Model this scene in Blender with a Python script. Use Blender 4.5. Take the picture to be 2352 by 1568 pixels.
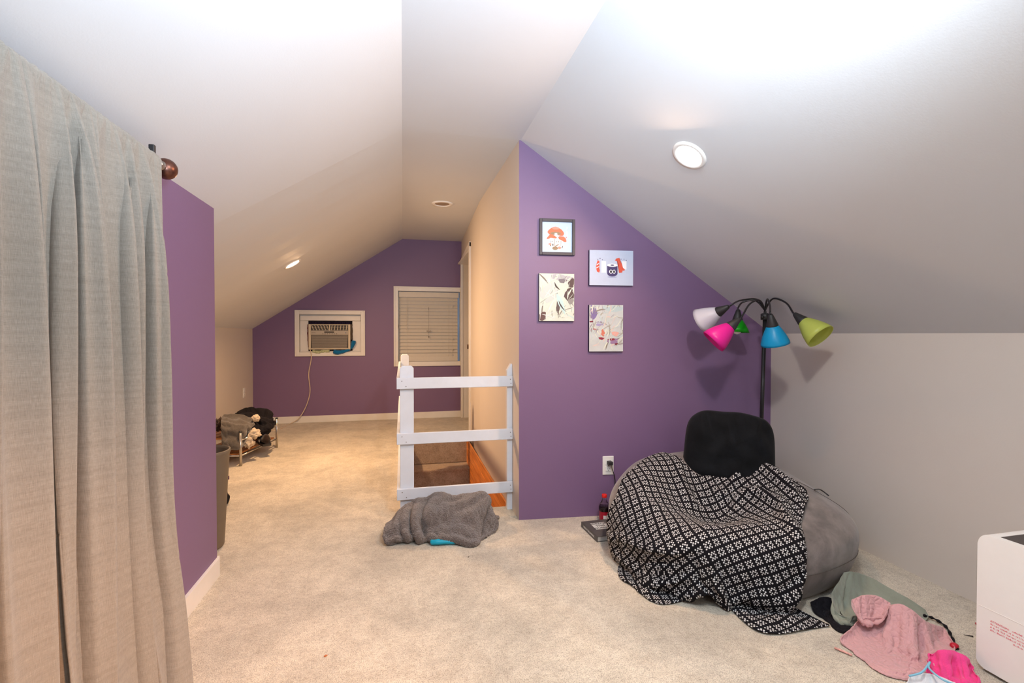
import bpy, bmesh, math, random
import numpy as np
from mathutils import Vector, Matrix, noise
from mathutils.bvhtree import BVHTree
from mathutils.geometry import tessellate_polygon

for o in list(bpy.data.objects):
    bpy.data.objects.remove(o)
S = bpy.context.scene
COL = S.collection
random.seed(4)

# ---------------------------------------------------------------- camera
FPX, CX, CY = 1100.0, 1176.0, 784.0
YAW, PITCH, CAMH = math.radians(12.85), math.radians(-0.85), 1.10
cam_d = bpy.data.cameras.new('camera')
cam_d.sensor_width = 36.0
cam_d.lens = 36.0 * FPX / 2352.0
cam_d.clip_start = 0.02
cam = bpy.data.objects.new('camera', cam_d)
cam.location = (0, 0, CAMH)
cam.rotation_euler = (math.radians(90) + PITCH, 0, -YAW)
COL.objects.link(cam)
S.camera = cam

# surveying helpers: measured picture points -> real positions on known planes
_F = Vector((math.sin(YAW) * math.cos(PITCH), math.cos(YAW) * math.cos(PITCH), math.sin(PITCH)))
_R = Vector((math.cos(YAW), -math.sin(YAW), 0))
_U = _R.cross(_F)
_C = Vector((0, 0, CAMH))
def ray(x, y): return _F + _R * ((x - CX) / FPX) - _U * ((y - CY) / FPX)
def FL(x, y, z=0.0):
    d = ray(x, y); return _C + d * ((z - CAMH) / d.z)
def PY(x, y, Y):
    d = ray(x, y); return _C + d * (Y / d.y)
def PX(x, y, X):
    d = ray(x, y); return _C + d * (X / d.x)

# ---------------------------------------------------------------- world, exposure, lights
w = bpy.data.worlds.new('world'); S.world = w
w.use_nodes = True
w.node_tree.nodes['Background'].inputs[0].default_value = (0.12, 0.15, 0.20, 1)
w.node_tree.nodes['Background'].inputs[1].default_value = 0.9
S.view_settings.view_transform = 'Standard'
S.view_settings.look = 'None'
S.view_settings.gamma = 1.0
S.view_settings.use_curve_mapping = False
S.view_settings.exposure = 0.0

def lamp(name, kind, loc, power, color, size=0.1, target=None, spot=None, blend=0.5, size_y=None):
    d = bpy.data.lights.new(name, kind)
    d.energy = power; d.color = color
    if kind == 'AREA':
        d.shape = 'DISK' if size_y is None else 'RECTANGLE'; d.size = size
        if size_y: d.size_y = size_y
    else:
        d.shadow_soft_size = size
    if kind == 'SPOT':
        d.spot_size = math.radians(spot); d.spot_blend = blend
    o = bpy.data.objects.new(name, d); COL.objects.link(o)
    o.location = loc
    if target is not None:
        v = Vector(target) - Vector(loc)
        o.rotation_euler = v.to_track_quat('-Z', 'Y').to_euler()
    return o
COOL = (0.62, 0.82, 1.0); WARM = (1.0, 0.64, 0.36); NEUT = (1.0, 0.93, 0.84)
S.view_settings.exposure = 0.18
lamp('flash_light', 'SPOT', (0.30, -0.10, 1.40), 270, COOL, 0.08, target=(0.22, 0.66, 2.25), spot=124, blend=1.0)
lamp('room_light', 'AREA', (0.66, 0.66, 2.02), 15, (1.0, 0.94, 0.86), 0.12, target=(0.72, 1.75, 0.9))
lamp('hall_downlight', 'AREA', (-0.885, 4.362, 1.70), 41, (1.0, 0.60, 0.31), 0.12, target=(-0.25, 4.3, 0.7))
lamp('slope_downlight', 'AREA', (1.185, 1.85, 1.848), 17, (1.0, 0.60, 0.36), 0.13, target=(0.45, 1.75, 1.1))
lamp('added_curtain_spot', 'SPOT', (1.15, -0.60, 1.75), 300, (1.0, .48, .22), 0.10, target=(-0.80, 1.25, -0.2), spot=46, blend=1.0)  # added spot that warms the lower curtain; stands for no fixture
lamp('added_rear_fill', 'AREA', (0.75, -0.9, 1.95), 5, NEUT, 0.14, target=(0.4, 1.2, 0))  # added unseen fill from behind the camera, not a known fixture
lamp('added_frontal_fill', 'AREA', (0.5, -2.6, 1.3), 6, (0.95, 0.97, 1.0), 1.6, target=(0.5, 2, 1.0), size_y=1.0)  # added broad area lamp for soft frontal light; no window behind it

# ---------------------------------------------------------------- object helpers
def tag(o, label=None, cat=None, group=None, kind=None):
    if label: o['label'] = label
    if cat: o['category'] = cat
    if group: o['group'] = group
    if kind: o['kind'] = kind
    return o
def empty(name, loc=(0, 0, 0), rot=(0, 0, 0)):
    o = bpy.data.objects.new(name, None); COL.objects.link(o)
    o.location = loc; o.rotation_euler = rot; o.empty_display_size = 0.05
    return o
def link(name, me, mat=None, parent=None, smooth=False, loc=None):
    if isinstance(me, bmesh.types.BMesh):
        m = bpy.data.meshes.new(name)
        bmesh.ops.recalc_face_normals(me, faces=me.faces[:])
        me.to_mesh(m); me.free(); me = m
    o = bpy.data.objects.new(name, me); COL.objects.link(o)
    if mat is not None and len(me.materials) == 0: me.materials.append(mat)
    if smooth: me.polygons.foreach_set('use_smooth', [True] * len(me.polygons))
    if parent is not None: o.parent = parent
    if loc is not None: o.location = loc
    return o
def struct(name, me, mat, smooth=False, parent=None):
    o = link(name, me, mat, parent, smooth)
    if parent is None: o['kind'] = 'structure'
    return o
def pymesh(name, verts, faces, uvs=None):
    m = bpy.data.meshes.new(name)
    m.from_pydata([tuple(v) for v in verts], [], faces); m.update()
    return m
def box(bm, lo, hi, bev=0.0, seg=2, M=None):
    r = bmesh.ops.create_cube(bm, size=1.0)
    vs = r['verts']
    lo = Vector(lo); hi = Vector(hi)
    for v in vs:
        v.co = Vector(((lo[i] + hi[i]) / 2 + v.co[i] * (hi[i] - lo[i])) for i in range(3))
    if bev > 0:
        es = list({e for v in vs for e in v.link_edges})
        r2 = bmesh.ops.bevel(bm, geom=es, offset=bev, segments=seg, profile=0.5, affect='EDGES')
        vs = list(set(r2['verts']) | {v for v in vs if v.is_valid})
    if M is not None:
        bmesh.ops.transform(bm, matrix=M, verts=[v for v in vs if v.is_valid])
    return vs
def boxm(lo, hi, bev=0.0, seg=2, M=None):
    bm = bmesh.new(); box(bm, lo, hi, bev, seg, M); return bm
def tube(bm, pts, r, n=10, cap=True):
    pts = [Vector(p) for p in pts]
    rr = r if isinstance(r, (list, tuple)) else [r] * len(pts)
    rings = []; up = None
    for i, p in enumerate(pts):
        t = (pts[min(i + 1, len(pts) - 1)] - pts[max(i - 1, 0)]).normalized()
        if up is None:
            up = Vector((0, 0, 1)) if abs(t.z) < 0.9 else Vector((1, 0, 0))
        up = (up - t * up.dot(t)).normalized()
        s = t.cross(up)
        rings.append([bm.verts.new(p + (up * math.cos(a) + s * math.sin(a)) * rr[i]) for a in [2 * math.pi * k / n for k in range(n)]])
    for a, b in zip(rings, rings[1:]):
        for k in range(n):
            bm.faces.new((a[k], a[(k + 1) % n], b[(k + 1) % n], b[k]))
    if cap:
        bm.faces.new(rings[0][::-1]); bm.faces.new(rings[-1])
def tubem(pts, r, n=10):
    bm = bmesh.new(); tube(bm, pts, r, n); return bm
def spline(pts, n=8):
    pts = [Vector(p) for p in pts]; P = [pts[0] * 2 - pts[1]] + pts + [pts[-1] * 2 - pts[-2]]
    out = []
    for i in range(1, len(P) - 2):
        for k in range(n):
            t = k / n
            out.append(0.5 * ((2 * P[i]) + (-P[i-1] + P[i+1]) * t + (2*P[i-1] - 5*P[i] + 4*P[i+1] - P[i+2]) * t*t + (-P[i-1] + 3*P[i] - 3*P[i+1] + P[i+2]) * t**3))
    out.append(pts[-1]); return out
def lathe(bm, prof, n=28, M=None, capa=False, capb=False):
    rings = []
    for r, z in prof:
        rings.append([bm.verts.new(Vector((r * math.cos(a), r * math.sin(a), z))) for a in [2 * math.pi * k / n for k in range(n)]])
    for a, b in zip(rings, rings[1:]):
        for k in range(n):
            bm.faces.new((a[k], a[(k + 1) % n], b[(k + 1) % n], b[k]))
    if capa: bm.faces.new(rings[0][::-1])
    if capb: bm.faces.new(rings[-1])
    if M is not None:
        bmesh.ops.transform(bm, matrix=M, verts=[v for r in rings for v in r])
def lathem(prof, n=28, M=None, capa=False, capb=False):
    bm = bmesh.new(); lathe(bm, prof, n, M, capa, capb); return bm
def align(p, axis, up=None):
    """matrix whose +Z looks along axis, at p"""
    q = Vector(axis).normalized().to_track_quat('Z', 'Y')
    return Matrix.Translation(Vector(p)) @ q.to_matrix().to_4x4()
def prism(bm, outline, depth_vec):
    vs = [bm.verts.new(Vector(p)) for p in outline]
    ws = [bm.verts.new(Vector(p) + Vector(depth_vec)) for p in outline]
    bm.faces.new(vs); bm.faces.new(ws[::-1])
    n = len(vs)
    for k in range(n):
        bm.faces.new((vs[k], ws[k], ws[(k + 1) % n], vs[(k + 1) % n]))
def holed(name, outer, holes, to3d):
    loops = [[Vector((a, b, 0)) for a, b in outer]] + [[Vector((a, b, 0)) for a, b in h] for h in holes]
    tris = tessellate_polygon(loops)
    flat = [p for l in loops for p in l]
    return pymesh(name, [to3d(p.x, p.y) for p in flat], [tuple(t) for t in tris])

# ---------------------------------------------------------------- materials
def srgb(r, g, b):
    f = lambda c: (c / 255 / 12.92) if c / 255 <= 0.04045 else ((c / 255 + 0.055) / 1.055) ** 2.4
    return (f(r), f(g), f(b), 1)
class N:
    def __init__(s, name):
        s.m = bpy.data.materials.new(name); s.m.use_nodes = True
        s.t = s.m.node_tree; s.b = s.t.nodes['Principled BSDF']; s.out = s.t.nodes['Material Output']
    def new(s, ty, **k):
        n = s.t.nodes.new(ty)
        for a, v in k.items(): setattr(n, a, v)
        return n
    def lk(s, a, b): s.t.links.new(a, b)
    def coord(s, kind='Object', scale=(1, 1, 1)):
        c = s.new('ShaderNodeTexCoord'); m = s.new('ShaderNodeMapping'); m.inputs['Scale'].default_value = scale
        s.lk(c.outputs[kind], m.inputs[0]); return m.outputs[0]
    def noise(s, vec, scale, detail=3, rough=0.55, dist=0.0):
        n = s.new('ShaderNodeTexNoise'); n.inputs['Scale'].default_value = scale; n.inputs['Detail'].default_value = detail
        n.inputs['Roughness'].default_value = rough; n.inputs['Distortion'].default_value = dist
        if vec is not None: s.lk(vec, n.inputs['Vector'])
        return n
    def ramp(s, fac, stops, interp='LINEAR'):
        r = s.new('ShaderNodeValToRGB'); r.color_ramp.interpolation = interp
        e = r.color_ramp.elements
        while len(e) < len(stops): e.new(0.5)
        for i, (p, c) in enumerate(stops): e[i].position = p; e[i].color = c
        s.lk(fac, r.inputs[0]); return r.outputs[0]
    def mix(s, fac, a, b, mode='MIX'):
        m = s.new('ShaderNodeMix', data_type='RGBA', blend_type=mode)
        for v, i in ((fac, 0), (a, 6), (b, 7)):
            if hasattr(v, 'is_output'): s.lk(v, m.inputs[i])
            else: m.inputs[i].default_value = v
        return m.outputs[2]
    def math(s, op, a, b=None, c=None):
        m = s.new('ShaderNodeMath', operation=op)
        for i, v in enumerate((a, b, c)):
            if v is None: continue
            if hasattr(v, 'is_output'): s.lk(v, m.inputs[i])
            else: m.inputs[i].default_value = v
        return m.outputs[0]
    def bump(s, h, strength=0.3, dist=0.01, prev=None):
        b = s.new('ShaderNodeBump'); b.inputs['Strength'].default_value = strength; b.inputs['Distance'].default_value = dist
        s.lk(h, b.inputs['Height'])
        if prev is not None: s.lk(prev, b.inputs['Normal'])
        return b.outputs[0]
    def done(s, col=None, rough=None, bump=None, **kw):
        if col is not None:
            if hasattr(col, 'is_output'): s.lk(col, s.b.inputs['Base Color'])
            else: s.b.inputs['Base Color'].default_value = col
        if rough is not None: s.b.inputs['Roughness'].default_value = rough
        if bump is not None: s.lk(bump, s.b.inputs['Normal'])
        for k, v in kw.items():
            s.b.inputs[k.replace('_', ' ')].default_value = v
        return s.m
def mul(c, k): return (min(1, c[0] * k), min(1, c[1] * k), min(1, c[2] * k), 1)
def plain(name, c, rough=0.6, var=0.06, scale=30, bump=0.0, bscale=200, **kw):
    n = N(name); v = n.coord()
    nz = n.noise(v, scale)
    col = n.ramp(nz.outputs[0], [(0.3, mul(c, 1 - var)), (0.7, mul(c, 1 + var))])
    b = None
    if bump > 0: b = n.bump(n.noise(v, bscale).outputs[0], bump, 0.002)
    return n.done(col, rough, b, **kw)
def wallpaint(name, c, rough=0.6, var=0.03):
    n = N(name); v = n.coord()
    a = n.noise(v, 0.9, 4); col = n.ramp(a.outputs[0], [(0.3, mul(c, 1 - var)), (0.7, mul(c, 1 + var))])
    b = n.bump(n.noise(v, 160, 3).outputs[0], 0.12, 0.002)
    return n.done(col, rough, b)
M = {}
M['purple'] = wallpaint('purple_paint', srgb(124, 98, 135), 0.5)
M['ceil'] = wallpaint('ceiling_paint', srgb(212, 216, 221), 0.75)
M['beige'] = wallpaint('beige_paint', srgb(214, 206, 197), 0.6)
M['trim'] = plain('white_trim_paint', srgb(232, 230, 226), 0.4, 0.03, 8)
M['white'] = plain('white_plastic', srgb(236, 236, 234), 0.35, 0.01)
M['rail'] = plain('white_rail_paint', srgb(222, 229, 240), 0.45, 0.04, 9, 0.15, 60)
M['black'] = plain('black_metal', (0.012, 0.012, 0.014, 1), 0.32, 0.05)
M['blackp'] = plain('black_plastic', (0.02, 0.02, 0.022, 1), 0.5, 0.05)
M['chrome'] = plain('brushed_chrome', (0.55, 0.53, 0.5, 1), 0.28, 0.03, Metallic=1.0)
M['dark'] = plain('dark_void', (0.012, 0.011, 0.012, 1), 0.9)
M['screw'] = plain('screw_steel', (0.12, 0.11, 0.1, 1), 0.5)

def carpet(name, base, light=1.0):
    n = N(name); v = n.coord()
    big = n.noise(v, 2.2, 5, 0.62, 0.4)
    mid = n.noise(v, 16, 4, 0.65)
    fine = n.noise(v, 260, 2, 0.7); gr = n.noise(v, 70, 3, 0.7)
    c1 = n.ramp(big.outputs[0], [(0.36, mul(base, 0.80)), (0.50, mul(base, 0.97)), (0.62, mul(base, 1.08))])
    c2 = n.ramp(mid.outputs[0], [(0.35, (0.88, 0.86, 0.84, 1)), (0.6, (1.04, 1.03, 1.02, 1))])
    c3 = n.ramp(fine.outputs[0], [(0.36, (0.58, 0.56, 0.53, 1)), (0.5, (1, 1, 1, 1)), (0.66, (1.1, 1.1, 1.1, 1))])
    c4 = n.ramp(gr.outputs[0], [(0.34, (0.82, 0.80, 0.77, 1)), (0.5, (1, 1, 1, 1)), (0.68, (1.07, 1.07, 1.06, 1))])
    col = n.mix(1.0, n.mix(1.0, n.mix(1.0, c1, c2, 'MULTIPLY'), c3, 'MULTIPLY'), c4, 'MULTIPLY')
    b1 = n.bump(fine.outputs[0], 0.7, 0.006)
    b2 = n.bump(mid.outputs[0], 0.5, 0.012, b1)
    return n.done(col, 0.95, b2, Sheen_Weight=0.25)
M['carpet'] = carpet('cream_pile_carpet', srgb(218, 210, 193))
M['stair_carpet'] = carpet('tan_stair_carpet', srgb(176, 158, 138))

def wood(name, c1, c2, axis=1, rough=0.4):
    n = N(name)
    sc = [14, 14, 14]; sc[axis] = 0.8
    v = n.coord('Object', tuple(sc))
    a = n.noise(v, 3.0, 5, 0.6, 0.6)
    col = n.ramp(a.outputs[0], [(0.3, c1), (0.55, c2), (0.72, mul(c2, 1.25))])
    return n.done(col, rough, n.bump(a.outputs[0], 0.15, 0.002))
M['orange_wood'] = wood('varnished_orange_wood', srgb(176, 96, 34), srgb(230, 146, 70))
M['shelf_wood'] = wood('orange_shelf_wood', srgb(120, 70, 30), srgb(176, 112, 56), 0)

def fabric(name, c, scale=260, var=0.2, rough=0.9, sheen=0.3, bump=0.4, blot=None, bdist=0.003):
    n = N(name); v = n.coord()
    a = n.noise(v, scale, 3, 0.6); bl = n.noise(v, 9, 4, 0.6, 0.5)
    col = n.ramp(a.outputs[0], [(0.32, mul(c, 1 - var)), (0.66, mul(c, 1 + var))])
    k = 0.1 if blot is None else blot
    col = n.mix(1.0, col, n.ramp(bl.outputs[0], [(0.35, (1 - k, 1 - k, 1 - k, 1)), (0.65, (1 + k, 1 + k, 1 + k, 1))]), 'MULTIPLY')
    return n.done(col, rough, n.bump(a.outputs[0], bump, bdist), Sheen_Weight=sheen, Specular_IOR_Level=.12 if c[0] < .03 else .4)
M['suede'] = fabric('grey_faux_suede', srgb(112, 105, 102), 380, 0.08, 0.7, 0.3, 0.2, 0.34, 0.001)
M['pillow'] = fabric('black_velour', (0.005, 0.006, 0.008, 1), 420, 0.3, 0.8, 0.04, 0.3, 0.3)
M['sherpa'] = fabric('taupe_sherpa_fleece', srgb(106, 95, 90), 190, 0.45, 0.98, 0.5, 1.0, 0.08, 0.010)
M['greyknit'] = fabric('grey_fleece', srgb(84, 79, 75), 150, 0.25, 0.95, 0.4, 0.6)
M['blackcloth'] = fabric('black_fabric', (0.010, 0.009, 0.012, 1), 200, 0.4, 0.8, 0.03, 0.5)
M['sage'] = fabric('sage_jersey', srgb(140, 146, 132), 420, 0.05, 0.85, 0.3, 0.2)
M['rose'] = fabric('dusty_pink_jersey', srgb(206, 158, 160), 420, 0.05, 0.9, 0.3, 0.2, 0.04)
M['hot'] = fabric('hot_pink_jersey', srgb(232, 66, 140), 420, 0.06, 0.85, 0.2, 0.2, 0.05)
M['whitecloth'] = fabric('white_jersey', srgb(222, 224, 228), 300, 0.04, 0.9, 0.2, 0.2, 0.04)
M['fluff'] = fabric('cream_fluff', srgb(206, 190, 168), 120, 0.2, 0.98, 0.4, 0.9)
M['teal'] = plain('teal_rubber', srgb(0, 158, 190), 0.35, 0.05)
M['bluecloth'] = fabric('blue_towel', srgb(22, 110, 165), 200, 0.15, 0.9)
M['greencloth'] = fabric('pale_green_towel', srgb(178, 186, 150), 60, 0.3, 0.9)
M['maroon'] = fabric('maroon_cloth', srgb(92, 22, 34), 200, 0.15)
M['taupe'] = plain('taupe_bin_plastic', srgb(112, 100, 84), 0.55, 0.04)
M['copper'] = plain('antique_copper', (0.16, 0.07, 0.05, 1), 0.35, 0.35, 60, Metallic=0.85)
M['rose_quilt'] = None

def quilted(name, c):
    n = N(name); v = n.coord()
    g = n.noise(v, 400, 2)
    vo = n.new('ShaderNodeTexVoronoi', feature='DISTANCE_TO_EDGE'); vo.inputs['Scale'].default_value = 55
    n.lk(v, vo.inputs['Vector'])
    e = n.math('MINIMUM', vo.outputs['Distance'], 0.25)
    col = n.ramp(g.outputs[0], [(0.3, mul(c, 0.95)), (0.7, mul(c, 1.05))])
    return n.done(col, 0.9, n.bump(e, 0.6, 0.012), Sheen_Weight=0.3)
M['rose_quilt'] = quilted('dusty_pink_quilting', srgb(206, 158, 160))

def linen(name, c):
    n = N(name); v = n.coord('UV')
    m1 = n.new('ShaderNodeMapping'); m1.inputs['Scale'].default_value = (90, 1300, 1); n.lk(v, m1.inputs[0])
    m2 = n.new('ShaderNodeMapping'); m2.inputs['Scale'].default_value = (1300, 60, 1); n.lk(v, m2.inputs[0])
    a = n.noise(m1.outputs[0], 1.0, 3, 0.6); b = n.noise(m2.outputs[0], 1.0, 3, 0.6)
    m3 = n.new('ShaderNodeMapping'); m3.inputs['Scale'].default_value = (5, 110, 1); n.lk(v, m3.inputs[0])
    sl = n.noise(m3.outputs[0], 1.0, 2, 0.5)
    s = n.math('ADD', a.outputs[0], b.outputs[0]); s2 = n.math('MULTIPLY', s, 0.5)
    col = n.ramp(s2, [(0.36, mul(c, 0.78)), (0.64, mul(c, 1.22))])
    col = n.mix(1.0, col, n.ramp(sl.outputs[0], [(0.3, (0.9, 0.9, 0.9, 1)), (0.6, (1.03, 1.03, 1.03, 1))]), 'MULTIPLY')
    return n.done(col, 0.8, n.bump(s2, 0.4, 0.003), Sheen_Weight=0.2)
M['linen'] = linen('grey_linen', srgb(144, 138, 129))

def emis(name, c, k):
    n = N(name); n.b.inputs['Emission Color'].default_value = c; n.b.inputs['Emission Strength'].default_value = k
    return n.done((0.8, 0.8, 0.8, 1), 0.5)
M['glow'] = emis('lit_lens', (1, 0.97, 0.9, 1), 6)
M['glowwarm'] = emis('lit_lens_warm', (1, 0.93, 0.8, 1), 6)

def throwmat():
    n = N('black_white_motif_fleece'); c = n.new('ShaderNodeUVMap'); sx = n.new('ShaderNodeSeparateXYZ')
    n.lk(c.outputs[0], sx.inputs[0])
    P = 0.0078; C = 7 * P
    def lat(off):
        fs = []
        for o in (0, 1):
            a = n.math('FRACT', n.math('ADD', n.math('DIVIDE', sx.outputs[o], C), 10 + off))
            a7 = n.math('MULTIPLY', a, 7.0)
            i = n.math('ABSOLUTE', n.math('SUBTRACT', n.math('FLOOR', a7), 3.0))
            f = n.math('ABSOLUTE', n.math('SUBTRACT', n.math('FRACT', a7), 0.5))
            fs.append((i, f))
        s = n.math('ADD', fs[0][0], fs[1][0])
        ok = n.math('MULTIPLY', n.math('GREATER_THAN', s, 0.5), n.math('LESS_THAN', s, 2.5))
        d = n.math('SQRT', n.math('ADD', n.math('POWER', fs[0][1], 4.0), n.math('POWER', fs[1][1], 4.0)))
        d = n.math('LESS_THAN', d, 0.115)
        return n.math('MULTIPLY', ok, d)
    m = n.math('MAXIMUM', lat(0.0), lat(0.5))
    g = n.noise(n.coord(), 500, 2)
    dark = n.ramp(g.outputs[0], [(0.3, (0.004, 0.004, 0.006, 1)), (0.7, (0.012, 0.011, 0.014, 1))])
    lt = n.ramp(g.outputs[0], [(0.3, (0.52, 0.52, 0.53, 1)), (0.7, (0.8, 0.79, 0.78, 1))])
    return n.done(n.mix(m, dark, lt), 0.95, n.bump(g.outputs[0], 0.4, 0.002), Sheen_Weight=0.0, Specular_IOR_Level=0.15)
M['throw'] = throwmat()

def abstract(name, cols, scale, seed, dist=2.0):
    n = N(name); v = n.coord()
    mp = n.new('ShaderNodeMapping'); mp.inputs['Location'].default_value = (seed, seed * 1.7, seed * .3); n.lk(v, mp.inputs[0])
    a = n.noise(mp.outputs[0], scale, 4, 0.55, dist)
    st = [(0.28 + 0.44 * i / (len(cols) - 1), c) for i, c in enumerate(cols)]
    col = n.ramp(a.outputs[0], st)
    wv = n.new('ShaderNodeTexWave'); wv.inputs['Scale'].default_value = scale * 1.3; wv.inputs['Distortion'].default_value = 9
    wv.inputs['Detail'].default_value = 2; n.lk(mp.outputs[0], wv.inputs['Vector'])
    col = n.mix(n.ramp(wv.outputs[1], [(0.0, (0.35,) * 3 + (1,)), (0.12, (0, 0, 0, 1))]), col, srgb(96, 88, 84))
    return n.done(col, 0.5)
M['attr'] = None
def attrmat(name, rough=0.6):
    n = N(name); a = n.new('ShaderNodeVertexColor', layer_name='ink')
    return n.done(a.outputs[0], rough)
M['attr'] = attrmat('printed_ink')

# ---------------------------------------------------------------- the room shell
XL, XK, XR = -0.831, -1.781, 2.286          # purple left wall, far knee wall, right knee wall
YP0, YP1 = 2.743, 2.605                     # partition at its left and right end
XC = 0.668
YD = 6.38                                   # far wall
YN = -2.9                                   # wall behind the camera
YE = 2.42                                   # end of the purple left wall
def zflat(y): return 2.237 + max(0, (y - 2.743)) * (2.335 - 2.237) / (YD - 2.743)
def zknee(y): return 1.02 + max(0, min(1, (y - 2.42) / (5.0 - 2.42))) * (1.168 - 1.02)
def zleft(x, y): return zflat(y) + (x / XK) * (zknee(y) - zflat(y))
def zright(x): return 2.237 - 0.704 * (x - 0.678)
def yp(x): return YP0 + (YP1 - YP0) * (x - XC) / (XR - XC)
def xh(y): return XC if y < 4.21 else XC + (0.766 - XC) * (y - 4.21) / (YD - 4.21)

SX0, SY0, SY1 = 0.055, 2.985, 5.03          # stair opening
def quadgrid(rects, z=0.0):
    vs, fs = [], []
    for (x0, y0, x1, y1) in rects:
        b = len(vs); vs += [(x0, y0, z), (x1, y0, z), (x1, y1, z), (x0, y1, z)]; fs.append((b, b+1, b+2, b+3))
    return pymesh('floor', vs, fs)
struct('floor', quadgrid([(XK - .1, YN, XR + .05, SY0), (XK - .1, SY0, SX0, YD + .05), (SX0, SY1, 1.2, YD + .05)]), M['carpet'])
# left slope, flat strip, right slope
vs, fs = [], []
ys = [YN, 0, 1.2, YE] + [YE + (YD - YE) * k / 12 for k in range(1, 13)]
for y in ys:
    vs += [(XK, y, zleft(XK, y)), (0, y, zflat(y))]
for i in range(len(ys) - 1): fs.append((2*i, 2*i+1, 2*i+3, 2*i+2))
struct('ceiling', pymesh('c', vs, fs), M['ceil'])
vs, fs = [], []
for y in ys:
    vs += [(0, y, zflat(y)), (XC + 0.012 if y < 2.8 else xh(y) + .02, y, zflat(y))]
for i in range(len(ys) - 1): fs.append((2*i, 2*i+1, 2*i+3, 2*i+2))
struct('ceiling', pymesh('c', vs, fs), M['ceil'])
struct('ceiling', pymesh('c', [(0.678, YN, 2.237), (XR, YN, zright(XR)), (XR, 2.62, zright(XR)), (0.678, 2.76, 2.237)], [(0, 1, 2, 3)]), M['ceil'])
# walls
struct('wall_left', pymesh('w', [(XL, YN, 0), (XL, YE, 0), (XL, YE, zleft(XL, YE)), (XL, 0, zleft(XL, 0)), (XL, YN, zleft(XL, YN)),
        (XK, YE, 0), (XK, YE, zleft(XK, YE))], [(0, 1, 2, 3, 4), (1, 5, 6, 2)]), M['purple'])
struct('wall_far_left', pymesh('w', [(XK, YE, 0), (XK, YD, 0)] + [(XK, YD - (YD-YE)*k/12, zleft(XK, YD - (YD-YE)*k/12)) for k in range(13)], [tuple(range(15))]), M['beige'])
struct('wall_partition', pymesh('w', [(XC, YP0, 0), (XR, YP1, 0), (XR, YP1, zright(XR)), (0.678, yp(.678), 2.237), (XC, YP0, 2.237)], [(0, 1, 2, 3, 4)]), M['purple'])
struct('wall_right', pymesh('w', [(XR, YP1, 0), (XR, YN, 0), (XR, YN, zright(XR) + .01), (XR, YP1, zright(XR) + .01)], [(0, 1, 2, 3)]), M['beige'])
struct('wall_front', pymesh('w', [(XK, YN, 0), (XR, YN, 0), (XR, YN, 1.1), (0.678, YN, 2.237), (0, YN, 2.237), (XK, YN, 1.02)], [(0, 1, 2, 3, 4, 5)]), M['beige'])
# hall right wall, with a bend and a doorway
YDN, YDF, ZDT = 5.12, 6.30, 2.035
hv = [(XC, YP0, -2.3), (XC, 4.21, -2.3), (XC, 4.21, zflat(4.21)), (XC, YP0, zflat(YP0))]
struct('wall_hall', pymesh('w', hv, [(0, 1, 2, 3)]), M['beige'])
def hp(y, z, off=0.0): return (xh(y) - off, y, z)
hv = [hp(4.21, -2.3), hp(YDN, -2.3), hp(YDN, 0), hp(YDN, ZDT), hp(YDN, zflat(YDN)), hp(4.21, zflat(4.21)), hp(4.21, 0),
      hp(YDF, ZDT), hp(YDF, zflat(YDF)), hp(YD, 0), hp(YD, zflat(YD)), hp(YDF, 0)]
struct('wall_hall_end', pymesh('w', hv, [(0, 1, 2, 6), (6, 2, 3, 4, 5), (3, 7, 8, 4), (11, 9, 10, 8, 7)]), M['beige'])
# dark closet beyond the doorway
cl = [(xh(YDN)+.01, YDN, 0), (1.9, YDN, 0), (1.9, YDF, 0), (xh(YDF)+.01, YDF, 0)]
cv = cl + [(x, y, 2.2) for x, y, z in cl]
struct('wall_closet', pymesh('w', cv, [(0, 1, 5, 4), (1, 2, 6, 5), (2, 3, 7, 6), (4, 5, 6, 7)]), M['beige'])
# far wall with two window openings
def bx(px): return PY(px, 768, YD).x
def bz(py, px=850): return PY(px, py, YD).z
A0, A1, AZ0, AZ1 = bx(688), bx(829), bz(808, 760), bz(722, 760)
W0, W1, WZ0, WZ1 = bx(915), bx(1057), bz(830, 980), bz(669, 980)
outer = [(XK, 0), (0.79, 0), (0.79, 2.34), (0.0, 2.335), (XK, 1.17)]
struct('wall_back', holed('w', outer, [[(A0, AZ0), (A1, AZ0), (A1, AZ1), (A0, AZ1)], [(W0, WZ0), (W1, WZ0), (W1, WZ1), (W0, WZ1)]],
                          lambda x, z: (x, YD, z)), M['purple'])

# baseboards
struct('baseboard_back', boxm((XK, YD - .014, 0), (0.76, YD + .01, 0.083), .004), M['trim'])
bm = bmesh.new()
yb1 = YE - .008
prism(bm, [(XL - .005, YN, 0), (XL + .014, YN, 0), (XL + .014, yb1, 0), (XL + .006, YE + .012, 0), (XL - .005, YE + .014, 0)], (0, 0, 0.082))
struct('baseboard_left', bm, M['trim'])
struct('baseboard_far_left', boxm((XK - .01, YE, 0), (XK + .014, YD, 0.083), .004), M['trim'])

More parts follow.
